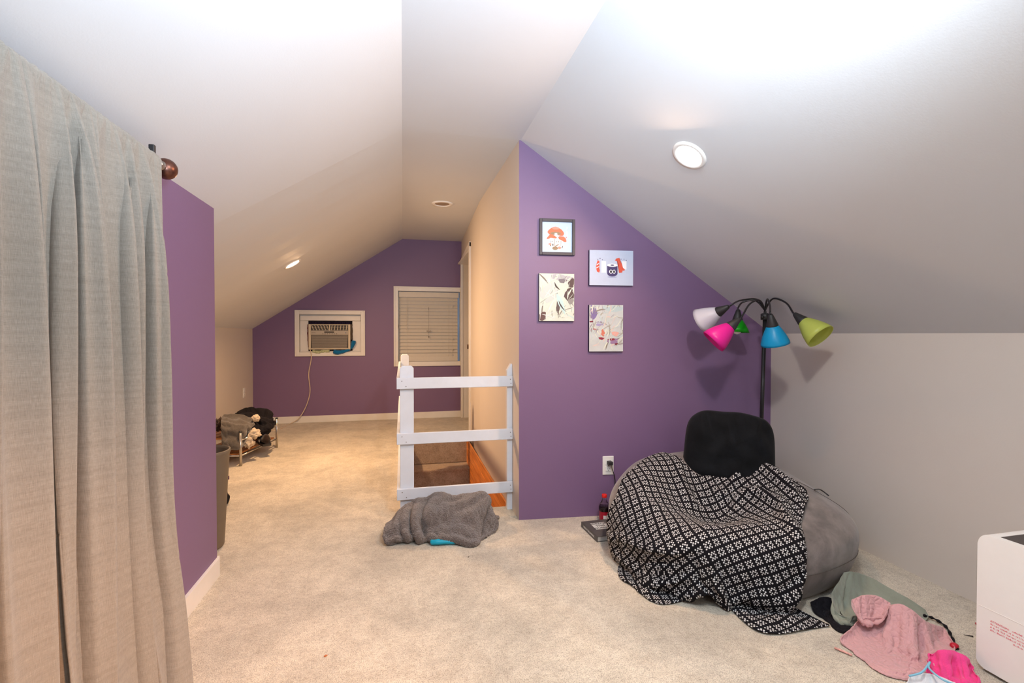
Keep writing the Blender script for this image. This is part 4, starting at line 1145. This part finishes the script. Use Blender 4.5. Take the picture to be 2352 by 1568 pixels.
# book
bp0 = FL(1372, 1245, 0)
bo = empty('book', (bp0.x, bp0.y, 0), (0, 0, math.radians(2))); tag(bo, 'grey paperback journal with white title label lying beside the bean bag', 'book')
M['bookc'] = plain('charcoal_cover', srgb(84, 82, 78), .5, .06)
bw, bd, bh = .15, .212, .030
link('pages', boxm((.004, .003, .003), (bw - .003, bd - .003, bh - .003)), plain('page_edges', srgb(196, 196, 192), .8, .05, 300), bo)
link('cover', boxm((0, 0, bh - .003), (bw, bd, bh), .0008, 1), M['bookc'], bo)
link('cover', boxm((0, 0, 0), (bw, bd, .003), .0008, 1), M['bookc'], bo)
link('spine', boxm((-.002, 0, 0), (.003, bd, bh), .0012, 1), M['bookc'], bo)
link('title_label', boxm((.034, .085, bh), (.122, .172, bh + .0006)), plain('off_white_label', srgb(214, 220, 216), .6, .02), bo)
def text(s_, size, loc, rot, mat, parent, name='lettering', align_='CENTER', extr=.0002, sx=1.0, shear=0):
    c_ = bpy.data.curves.new(name, 'FONT'); c_.body = s_; c_.size = size; c_.align_x = align_; c_.align_y = 'CENTER'; c_.extrude = extr
    c_.offset = size * .015; c_.resolution_u = 2; c_.shear = shear
    o = bpy.data.objects.new('tmp', c_); COL.objects.link(o)
    bpy.context.view_layer.update()
    me = bpy.data.meshes.new_from_object(o.evaluated_get(bpy.context.evaluated_depsgraph_get()))
    bpy.data.objects.remove(o)
    me.materials.clear()
    r_ = link(name, me, mat, parent); r_.location = loc; r_.rotation_euler = rot; r_.scale = (sx, 1, 1)
    return r_
M['ink'] = plain('black_ink', (.01, .01, .01, 1), .6)
for i, s_ in enumerate(('WRECK', 'THIS', 'JOURNAL')):
    text(s_, .027 if i != 2 else .023, (.078, .156 - .028 * i, bh + .0008), (0, 0, 0), M['ink'], bo)
text('WRECK THIS JOURNAL', .014, (-.0023, bd / 2, bh / 2), (math.radians(90), 0, math.radians(-90)), M['white'], bo)

# bottle
bp1 = FL(1388, 1199, 0)
bt = empty('soda_bottle', (bp1.x, bp1.y, 0)); tag(bt, 'small clear plastic soda bottle with red cap and label by the wall', 'bottle')
gl = N('clear_plastic'); gl.b.inputs['Transmission Weight'].default_value = 1.0; gl.b.inputs['IOR'].default_value = 1.25
MG = gl.done((.93, .95, .97, 1), .03)
prof = [(.0001, .002), (.024, .002), (.029, .008), (.029, .045), (.0275, .055), (.0305, .072), (.0325, .085), (.0315, .094), (.026, .108), (.0165, .125), (.0125, .138), (.0125, .150)]
link('body', lathem(prof, 32), MG, bt, True)
link('drink', lathem([(.0001, .004), (.0235, .004), (.028, .010), (.028, .045), (.0268, .055), (.0295, .072), (.0312, .085), (.0305, .093), (.0001, .0932)], 32), plain('dark_cola', (.012, .003, .004, 1), .15), bt, True)
link('label', lathem([(.0298, .020), (.0298, .046), (.0285, .055), (.031, .070)], 32), plain('red_label', srgb(170, 22, 48), .35), bt, True)
bm = bmesh.new()
vs0 = []
for k in range(7):
    a_ = math.radians(-125 + 8 * k); vs0.append((bm.verts.new((.0305 * math.cos(a_), .0305 * math.sin(a_), .030)), bm.verts.new((.0303 * math.cos(a_), .0303 * math.sin(a_), .050))))
for k in range(6): bm.faces.new((vs0[k][0], vs0[k+1][0], vs0[k+1][1], vs0[k][1]))
link('label_panel', bm, M['white'], bt)
link('cap', lathem([(.0001, .1655), (.0135, .1655), (.0148, .163), (.0152, .150), (.0145, .147), (.0001, .147)], 28), plain('red_cap', srgb(222, 36, 30), .4), bt, True)

# ---------------------------------------------------------------- clothes heap at right
def garment(name, rows, mat, label, n=(60, 50), slack=1.12, it=60, seed=1, th_=.003, floor=.004, pin=True, cat='clothes', jit=.003, bend=.3, grav=.0002, sub=1, creases=(), rum=.004):
    c_ = W(rows)
    A = surf(c_, *n); e = np.zeros(A.shape[:2], bool)
    if pin: e[0] = e[-1] = True; e[:, 0] = e[:, -1] = True
    B = relax(A, slack, it, None, 0, grav, bend, .5, e if pin else None, seed, jit, floor)
    for path, wd_, dp_ in creases: B = crease(B, path, wd_, dp_)
    if rum: B = rumple(B, rum, 13.0, seed)
    B[..., 2] = np.maximum(B[..., 2], .004)
    o = sheet(name, B, mat, None, th_, None, sub); tag(o, label, cat); return o
garment('black_garment', [[(1862, 1382, .02), (1885, 1370, .04), (1908, 1372, .04), (1925, 1388, .02)],
                          [(1872, 1398, .015), (1895, 1392, .04), (1912, 1400, .03), (1935, 1412, .01)],
                          [(1892, 1416, .01), (1912, 1420, .02), (1935, 1428, .015), (1975, 1428, .008)],
                          [(1916, 1440, .006), (1934, 1452, .006), (1960, 1445, .008), (1990, 1440, .006)]], M['blackcloth'],
        'crumpled black garment on the floor between bean bag and sage shirt', (40, 40), 1.15, 60, 2)
garment('sage_shirt', [[(1938, 1314, .10), (1960, 1312, .10), (2000, 1325, .07), (2045, 1350, .05), (2090, 1375, .03), (2126, 1400, .015)],
                       [(1925, 1335, .09), (1955, 1335, .11), (1995, 1345, .10), (2045, 1368, .06), (2085, 1388, .04), (2130, 1412, .015)],
                       [(1910, 1360, .07), (1945, 1365, .10), (1985, 1372, .10), (2035, 1385, .07), (2080, 1402, .04), (2125, 1422, .01)],
                       [(1914, 1390, .05), (1935, 1398, .07), (1970, 1395, .07), (2020, 1400, .06), (2070, 1412, .02), (2110, 1425, .006)],
                       [(1926, 1412, .02), (1948, 1416, .03), (1970, 1412, .04), (2010, 1415, .03), (2060, 1425, .01), (2100, 1430, .006)]], M['sage'],
        'crumpled sage green shirt with a stitched hem on top of black garment', (80, 60), 1.04, 50, 5, creases=(([(.15, .05), (.2, .3), (.3, .5)], .04, .012), ([(.35, .2), (.5, .4), (.8, .45)], .04, .010), ([(.12, .6), (.25, .75), (.3, .95)], .03, .008)))
garment('pink_sleeve', [[(1958, 1376, .105), (1985, 1364, .125), (2015, 1366, .12), (2045, 1384, .10)],
                        [(1956, 1392, .10), (1985, 1380, .125), (2015, 1380, .125), (2040, 1396, .10)],
                        [(1966, 1410, .08), (1985, 1400, .10), (2010, 1398, .10), (2035, 1408, .09)],
                        [(1970, 1422, .05), (1988, 1418, .06), (2010, 1416, .07), (2030, 1420, .07)]], M['rose_quilt'],
        'rolled dusty pink sleeve folded above the pink quilted top', (60, 50), 1.04, 40, 6, rum=.0015, creases=(([(.28, 0), (.34, .5), (.26, 1)], .05, .009), ([(.62, .1), (.55, .6), (.62, 1)], .05, .006), ([(.4, .5), (.7, .45), (1, .5)], .04, .010)))
garment('pink_quilted_top', [[(1990, 1408, .05), (2030, 1392, .09), (2065, 1383, .12), (2095, 1398, .11), (2130, 1425, .07), (2168, 1440, .03)],
                             [(1965, 1432, .035), (2015, 1415, .085), (2060, 1405, .12), (2100, 1420, .115), (2140, 1448, .07), (2185, 1468, .02)],
                             [(1945, 1450, .03), (2000, 1442, .07), (2050, 1435, .10), (2100, 1448, .10), (2140, 1475, .06), (2190, 1492, .01)],
                             [(1932, 1465, .02), (1985, 1470, .05), (2040, 1475, .075), (2090, 1485, .07), (2130, 1500, .05), (2175, 1510, .01)],
                             [(1940, 1478, .012), (1990, 1495, .035), (2035, 1512, .05), (2085, 1525, .045), (2120, 1530, .03), (2150, 1525, .01)],
                             [(1945, 1486, .004), (1995, 1514, .004), (2045, 1540, .004), (2092, 1554, .004), (2125, 1550, .004), (2150, 1540, .004)]], M['rose_quilt'],
        'dusty pink quilted top spread crumpled over the heap of clothes', (100, 90), 1.05, 50, 8, .004, creases=(([(.72, .02), (.78, .3), (.86, .6), (.97, .75)], .03, .014), ([(.2, .75), (.45, .78), (.7, .85), (.95, .9)], .03, .016), ([(.45, .55), (.55, .62), (.66, .60), (.78, .7)], .03, .014), ([(.35, .5), (.45, .42), (.6, .45)], .03, .010), ([(.85, .2), (.9, .35), (.85, .5)], .025, .010)))
garment('hot_pink_garment', [[(2137, 1502, .03), (2160, 1491, .06), (2195, 1493, .06), (2222, 1510, .04), (2235, 1530, .02)],
                             [(2132, 1520, .04), (2160, 1510, .075), (2195, 1510, .08), (2225, 1525, .06), (2242, 1548, .02)],
                             [(2130, 1530, .03), (2160, 1532, .06), (2195, 1535, .07), (2225, 1548, .05), (2244, 1565, .01)],
                             [(2138, 1542, .02), (2165, 1548, .04), (2195, 1555, .05), (2225, 1568, .03), (2244, 1580, .006)],
                             [(2150, 1552, .01), (2175, 1564, .01), (2200, 1574, .01), (2225, 1584, .006), (2240, 1592, .006)]], M['hot'],
        'bright hot pink garment bunched up beside the white appliance', (70, 70), 1.10, 60, 11, jit=.005, rum=.012, creases=(([(.1, .4), (.4, .35), (.7, .45), (.9, .7)], .035, .020), ([(.3, .1), (.5, .3), (.8, .3)], .035, .012), ([(.1, .65), (.4, .6), (.7, .75)], .035, .014), ([(.6, .05), (.7, .2), (.95, .4)], .03, .01)))
garment('white_garment', [[(2092, 1552, .02), (2125, 1545, .03), (2160, 1552, .03), (2200, 1570, .02)],
                          [(2085, 1565, .02), (2120, 1560, .04), (2160, 1568, .035), (2200, 1584, .02)],
                          [(2080, 1585, .01), (2120, 1585, .02), (2160, 1592, .02), (2200, 1605, .01)]], M['whitecloth'],
        'white garment with pale blue trim at the bottom edge of heap', (40, 30), 1.12, 50, 12)
tr_ = spline([FL(2088, 1552, .03), FL(2118, 1543, .042), FL(2136, 1520, .045), FL(2134, 1534, .045), FL(2165, 1560, .05), FL(2200, 1574, .04)], 6)
o = link('blue_strap', tubem(tr_, .0028, 8), plain('pale_blue_trim', srgb(130, 190, 216), .7), None, True); tag(o, 'thin pale blue strap lying between pink and white garments', 'strap')
tr_ = spline([FL(2120, 1412, .012), FL(2145, 1420, .012), FL(2172, 1438, .01), FL(2186, 1462, .008), FL(2195, 1484, .008), FL(2199, 1490, .006)], 6)
o = link('black_lace_strap', tubem(tr_, [.004 + .0022 * math.sin(k * 1.7) for k in range(len(tr_))], 8), M['blackcloth'], None, True); tag(o, 'scalloped black lace strap running along the far edge of pink top', 'strap')
p = FL(2192, 1489, .0)
bm = bmesh.new(); bmesh.ops.create_uvsphere(bm, u_segments=14, v_segments=10, radius=.012, matrix=Matrix.Translation((p.x, p.y, .010)) @ Matrix.Diagonal((1.2, 1, .8, 1)))
o = link('hair_bobble', bm, plain('crimson_plastic', srgb(190, 20, 50), .4), None, True); tag(o, 'small crimson ball peeking out behind the hot pink garment', 'bobble')
o = link('drinking_straw', tubem([FL(1917, 1487, .006), FL(1957, 1504, .006)], .0035, 8), plain('pink_striped_paper', srgb(232, 170, 160), .6, .3, 150), None, True)
tag(o, 'short pink and white straw lying left of the pink quilted top', 'straw')
o = link('hair_pin', tubem([FL(2213, 1457, .004), FL(2235, 1461, .004)], [.0008, .0025], 6), M['blackp'], None); tag(o, 'thin dark hair pin on the carpet near white appliance', 'hair pin')
def scrap(name, px, py, s_, mat, label, cat):
    p = FL(px, py, .003); bm = bmesh.new()
    prism(bm, [(p.x - s_, p.y - .4 * s_, .003), (p.x - .1 * s_, p.y - .7 * s_, .003), (p.x + s_, p.y + .1 * s_, .004), (p.x + .4 * s_, p.y + .6 * s_, .003), (p.x - .3 * s_, p.y + .3 * s_, .004)], (0, 0, .002))
    o = link(name, bm, mat); tag(o, label, cat)
scrap('leaf_crumb', 748, 1506, .006, plain('rust_crumb', srgb(190, 110, 60), .8), 'rusty orange crumb on the carpet near bottom left', 'crumb')
scrap('leaf_crumb', 1076, 1279, .004, plain('grey_crumb', srgb(110, 100, 92), .8), 'tiny dark crumb on carpet in front of fleece blanket', 'crumb')
scrap('red_scrap', 2242, 1432, .008, plain('red_scrap_paper', srgb(170, 60, 60), .8), 'small red scrap on the carpet behind white appliance', 'scrap')

# ---------------------------------------------------------------- white appliance at right edge
ap0 = (1.842, 1.186)
apl = empty('air_purifier', (ap0[0] + .11, ap0[1] - .20, 0)); tag(apl, 'rounded white plastic appliance with a dark top at the right edge', 'appliance')
def rbox(x0, x1, y0, y1, z0, z1, r):
    """solid with the vertical profile rounded in the y-z plane"""
    bm = bmesh.new(); out = []
    for (cy_, cz_, a0) in ((y1 - r, z1 - r, 0), (y0 + r, z1 - r, 90), (y0 + r * .6, z0 + r * .6, 180), (y1 - r * .6, z0 + r * .6, 270)):
        rr = r if cz_ > (z0 + z1) / 2 else r * .6
        for k in range(7):
            a_ = math.radians(a0 + 90 * k / 6); out.append((x0, cy_ + rr * math.cos(a_), cz_ + rr * math.sin(a_)))
    prism(bm, out, (x1 - x0, 0, 0))
    es = [e_ for e_ in bm.edges if abs(e_.verts[0].co.x - e_.verts[1].co.x) < 1e-6]
    bmesh.ops.bevel(bm, geom=es, offset=.0022, segments=2, affect='EDGES')
    return bm
def app(name, bm, mat, sm=False):
    bmesh.ops.translate(bm, verts=bm.verts[:], vec=-Vector(apl.location)); return link(name, bm, mat, apl, sm)
ax0, ax1, ay0, ay1, az1 = ap0[0], ap0[0] + .22, ap0[1] - .40, ap0[1], .452
bd_ = app('body', rbox(ax0, ax1, ay0, ay1, .012, az1, .035), M['white'])
M['mesh'] = plain('dark_grey_grille', srgb(74, 68, 66), .6, .1, 400)
app('top_grille', boxm((ax0 + .018, ay0 + .04, az1 - .004), (ax1 - .018, ay1 - .05, az1 + .0012), .002), M['mesh'])
app('seam', boxm((ax0 - .0008, ay0 + .004, .212), (ax0 + .001, ay1 - .004, .2135)), M['trim'])
for (x, y) in ((ax0 + .03, ay0 + .04), (ax1 - .03, ay0 + .04), (ax0 + .03, ay1 - .04), (ax1 - .03, ay1 - .04)):
    app('foot', lathem([(.0001, 0), (.012, 0), (.012, .014), (.0001, .014)], 12, Matrix.Translation((x, y, 0))), M['blackp'])
M['redink'] = plain('red_ink', srgb(226, 120, 130), .6)
def onface(o, dy, z):
    o.location = Vector((ax0 - .0006, ay1 - .038 - dy, z)) - Vector(apl.location); o.rotation_euler = (math.radians(90), 0, math.radians(-90))
onface(text('ATTENTION:', .0085, (0, 0, 0), (0, 0, 0), M['redink'], apl, 'lettering', 'LEFT', .0001), 0, .178)
rs = random.Random(2); bm = bmesh.new()      # the small print, too fine to read
for i, (a_, b_) in enumerate(((.058, .20), (0, .21), (0, .20), (0, .21), (.06, .11))):
    x = a_
    while x < b_:
        n_c = rs.randint(2, 8)
        for k in range(n_c):
            hgt = rs.choice((.0034, .0034, .0052)); box(bm, (x, -hgt / 2 + (hgt - .0034) / 2, 0), (x + rs.uniform(.0008, .0022), hgt / 2 + (hgt - .0034) / 2, .0002)); x += .0031
        x += .0028
    bmesh.ops.translate(bm, verts=bm.verts[:], vec=(0, .0098, 0))
bmesh.ops.translate(bm, verts=bm.verts[:], vec=(0, -.0490, 0))
o = link('small_print', bm, M['redink'], apl); o['kind'] = 'stuff'; onface(o, 0, .178)

# ---------------------------------------------------------------- alcove: bin, bag, shoe rack and its heap
bn = empty('waste_bin', (-1.012, 2.74, 0)); tag(bn, 'tall taupe plastic waste bin behind the end of the purple wall', 'bin')
link('body', lathem([(.0001, .004), (.098, .004), (.102, .012), (.128, .475), (.133, .490), (.133, .503), (.126, .505), (.122, .49), (.096, .02), (.0001, .018)], 36), M['taupe'], bn, True)
link('liner', lathem([(.118, .46), (.10, .40), (.06, .38), (.0001, .37)], 24), M['blackp'], bn, True)
garment('black_bag', [[(492, 1092, .20), (507, 1090, .21), (515, 1096, .20)], [(492, 1115, .16), (512, 1112, .17), (519, 1112, .16)],
                      [(492, 1140, .10), (514, 1135, .10), (523, 1130, .09)], [(492, 1158, .03), (508, 1155, .03), (526, 1140, .04)], [(492, 1180, .006), (503, 1172, .006), (520, 1152, .006)]],
        M['blackcloth'], 'slumped black cloth bag on the floor beside the taupe bin', (36, 40), 1.08, 40, 15, cat='bag')
p = FL(520, 1096, .20)
o = link('purple_tag', boxm((p.x - .012, p.y - .004, p.z - .014), (p.x + .016, p.y + .004, p.z + .01), .003), fabric('purple_felt', srgb(80, 30, 84)), None); tag(o, 'small purple tag sticking out from the black cloth bag', 'tag')

legs = [FL(553, 1070, 0), FL(636, 1028, 0)]
vx = (legs[1] - legs[0]); px_ = Vector((-vx.y, vx.x, 0)).normalized() * .42
if px_.x > 0: px_ = -px_
legs += [legs[0] + px_, legs[1] + px_]
rk = empty('shoe_rack', legs[0]); tag(rk, 'low shoe rack with chrome legs and an orange wood shelf in alcove', 'rack')
L0 = Vector(legs[0])
for i, l in enumerate(legs):
    lg = link('leg', tubem([l - L0, l - L0 + Vector((0, 0, .285))], .011, 14), M['chrome'], rk, True)
    link('cap', lathem([(.012, -.004), (.0125, .004), (.008, .010), (.0001, .011)], 14, Matrix.Translation(l - L0 + Vector((0, 0, .285)))), M['blackp'], lg, True)
for z in (.085, .215):
    for a_, b_ in ((0, 1), (2, 3), (0, 2), (1, 3)):
        link('crossbar', tubem([legs[a_] - L0 + Vector((0, 0, z)), legs[b_] - L0 + Vector((0, 0, z))], .006, 10), M['chrome'], rk, True)
ex = vx.normalized(); ey = px_.normalized()
for z in (.092, .222):
    for k in range(6):
        o0 = ey * (.025 + k * .066)
        a_ = Vector((0, 0, z)) + o0; b_ = a_ + vx; bm = bmesh.new()
        prism(bm, [a_, a_ + ey * .055, b_ + ey * .055, b_], (0, 0, .010)); link('slat', bm, M['shelf_wood'], rk)
# heap
def PYW(rows): return [[tuple(PY(x, y, Y)) for (x, y, Y) in r] for r in rows]
def heap(name, rows, mat, label, n=(50, 40), slack=1.08, it=40, seed=1, th_=.006, cat='clothes', sub=1, jit=.004):
    A = surf(PYW(rows), *n); e = np.zeros(A.shape[:2], bool); e[0] = e[-1] = True; e[:, 0] = e[:, -1] = True
    B = relax(A, slack, it, None, 0, .0001, .35, .5, e, seed, jit, .1)
    B = rumple(B, .012, 12.0, seed)
    o = sheet(name, B, mat, None, th_, None, sub); tag(o, label, cat); return o
heap('grey_sweater', [[(514, 952, 4.70), (535, 950, 4.75), (560, 952, 4.75), (585, 960, 4.75)],
                      [(508, 962, 4.50), (530, 958, 4.52), (560, 962, 4.55), (584, 968, 4.62)],
                      [(508, 980, 4.42), (530, 975, 4.42), (558, 972, 4.45), (580, 975, 4.58)],
                      [(508, 1002, 4.40), (530, 1000, 4.38), (556, 995, 4.42), (570, 990, 4.55)],
                      [(512, 1022, 4.40), (530, 1022, 4.37), (552, 1018, 4.40), (562, 1012, 4.50)],
                      [(520, 1033, 4.42), (535, 1030, 4.39), (550, 1026, 4.42), (560, 1020, 4.52)]], M['greyknit'],
     'grey fleece sweater hanging over the front of the shoe rack', seed=3)
heap('black_mesh_bag', [[(545, 945, 5.05), (562, 936, 5.08), (580, 934, 5.1), (600, 940, 5.1), (620, 950, 5.05)],
                        [(540, 954, 4.90), (565, 945, 4.85), (590, 945, 4.85), (612, 953, 4.85), (628, 962, 4.9)],
                        [(560, 965, 4.80), (580, 962, 4.75), (600, 965, 4.72), (618, 968, 4.75), (628, 972, 4.8)],
                        [(575, 985, 4.75), (588, 985, 4.72), (602, 985, 4.70), (615, 980, 4.74), (624, 978, 4.8)],
                        [(585, 1002, 4.80), (595, 1003, 4.78), (605, 1000, 4.76), (612, 992, 4.8), (618, 985, 4.85)]], M['blackcloth'],
     'tangled black clothing heaped at the back of the shoe rack', seed=4, slack=1.25, it=60, jit=.008)
def blob(name, px, py, Y, r, sc, mat, label, cat, amp=.25, f=30, seed=0):
    p = PY(px, py, Y); bm = bmesh.new()
    bmesh.ops.create_icosphere(bm, subdivisions=4, radius=1)
    for v in bm.verts:
        d_ = v.co.normalized(); k = 1 + amp * noise.fractal(d_ * 2.2 + Vector((seed, 0, 0)), 1, 2, 4)
        v.co = Vector((d_.x * r * sc[0] * k, d_.y * r * sc[1] * k, d_.z * r * sc[2] * k)) + p
    o = link(name, bm, mat, None, True); tag(o, label, cat); return o
blob('rolled_socks', 588, 960, 4.62, .032, (1, .9, 1), M['fluff'], 'cream rolled sock ball on top of the grey sweater', 'socks', seed=1)
blob('fluffy_sock', 582, 996, 4.55, .05, (1.1, .8, .75), M['fluff'], 'cream fluffy sock bundle hanging right of the grey sweater', 'socks', .5, seed=2)
blob('fluffy_sock', 570, 1014, 4.52, .045, (.9, .8, 1.2), M['fluff'], 'white fluffy sock lowest in heap above the chrome leg', 'socks', .5, seed=5)
blob('brown_glove', 503, 975, 4.6, .05, (.8, .8, 1.0), fabric('brown_wool', srgb(64, 48, 42), 150, .3), 'dark brown knitted item beside the grey sweater at wall edge', 'clothes', .6, seed=8)
# sneaker on the lower shelf
def sneaker():
    p = PY(606, 1012, 4.74); L = .22
    t = empty('sneaker', p, (0, 0, math.radians(118))); tag(t, 'dark brown sneaker with pale side stripes on the lower rack shelf', 'shoe')
    sec = [(-.11, .030, .07), (-.09, .036, .085), (-.04, .036, .08), (.0, .038, .062), (.05, .042, .048), (.085, .038, .036), (.108, .02, .024)]
    bm = bmesh.new(); rings = []
    for x, w_, h in sec:
        rings.append([bm.verts.new((x, w_ * math.cos(a) * (1 if math.sin(a) < .3 else .8), .018 + max(0, h * .5 * (1 + math.sin(a)) ))) for a in [2*math.pi*k/16 for k in range(16)]])
    for a, b in zip(rings, rings[1:]):
        for k in range(16): bm.faces.new((a[k], a[(k+1) % 16], b[(k+1) % 16], b[k]))
    bm.faces.new(rings[0][::-1]); bm.faces.new(rings[-1])
    link('upper', bm, fabric('dark_brown_leather', srgb(44, 32, 28), 60, .2), t, True)
    bm = bmesh.new(); out = []
    for x, w_, h in sec: out.append((x, w_ + .004, 0))
    for x, w_, h in sec[::-1]: out.append((x, -w_ - .004, 0))
    prism(bm, out, (0, 0, .02)); link('sole', bm, M['blackp'], t)
    for k in range(3):
        x = -.02 + .022 * k
        for sgn in (-1, 1):
            link('stripe', tubem([(x, sgn * .0405, .025), (x + .018, sgn * .032, .062)], .0032, 6), M['fluff'], t)
    t.location = (p.x, p.y, .103)
sneaker()
# tote body under the heap on lower shelf
heap('tan_paper_bag', [[(585, 1005, 4.85), (600, 1003, 4.9), (612, 1003, 4.95)], [(580, 1020, 4.72), (592, 1018, 4.75), (604, 1014, 4.8)], [(575, 1036, 4.66), (588, 1032, 4.70), (600, 1026, 4.76)]],
     fabric('tan_cardboard', srgb(170, 118, 66), 40, .1), 'crumpled tan paper bag tucked under the black clothing heap', (20, 20), 1.03, 20, 6, .003, 'bag')
# cloths stuffed round the air conditioner
def stuffing(name, pts, rad, mat, label, seed=0, amp=.3):
    pts = spline(pts, 10); bm = bmesh.new(); rr = []
    for i, p in enumerate(pts):
        t = i / (len(pts) - 1); rr.append(max(.003, (rad(t) if callable(rad) else rad) * (1 + amp * noise.noise(Vector((t * 9, seed, 0))))))
    tube(bm, pts, rr, 14)
    for v in bm.verts: v.co += Vector((noise.noise(v.co * 60), 0, noise.noise(v.co * 60 + Vector((9, 0, 0))))) * .004
    o = link(name, bm, mat, None, True); tag(o, label, 'cloth')
yq = YD + .012
M['darkprint'] = fabric('dark_purple_print', srgb(30, 22, 48), 60, .8, .8, .1, .3)
stuffing('stuffed_cloth', [(acx0 + .0, yq + .01, acz1 + .014), ((acx0 + acx1) / 2, yq + .01, acz1 + .016), (acx1 + .004, yq + .01, acz1 + .014)], .022, M['darkprint'], 'dark printed cloth stuffed along the top of the air conditioner', 1)
stuffing('stuffed_cloth', [(acx0 - .006, yq - .005, acz1 - .0), (acx0 - .01, yq - .008, acz1 - .12), (acx0 - .004, yq, acz0 + .03)], .012, M['maroon'], 'maroon cloth stuffed down the left side of the air conditioner', 2)
stuffing('stuffed_cloth', [(acx1 + .008, yq, acz1 - .0), (acx1 + .012, yq, acz1 - .1), (acx1 + .012, yq, acz0 + .12)], .012, fabric('brown_cloth', srgb(92, 78, 66)), 'brown cloth stuffed down the right side of the air conditioner', 3)
yq2 = YD - .012
stuffing('green_towel', [PY(718, 806, yq2), PY(730, 808, yq2), PY(745, 806, yq2), PY(757, 806, yq2)], .020, M['greencloth'], 'pale green towel stuffed beneath the air conditioner', 4)
stuffing('blue_towel', [PY(766, 806, yq2 - .02), PY(775, 809, yq2 - .02), PY(792, 806, yq2 - .02), PY(806, 799, yq2 - .01), PY(811, 790, yq2 - .01), PY(813, 782, yq2 - .01)], lambda t: .022 + .006 * math.sin(t * 9), M['bluecloth'], 'bright blue towel wrapped under right corner of the air conditioner', 5)
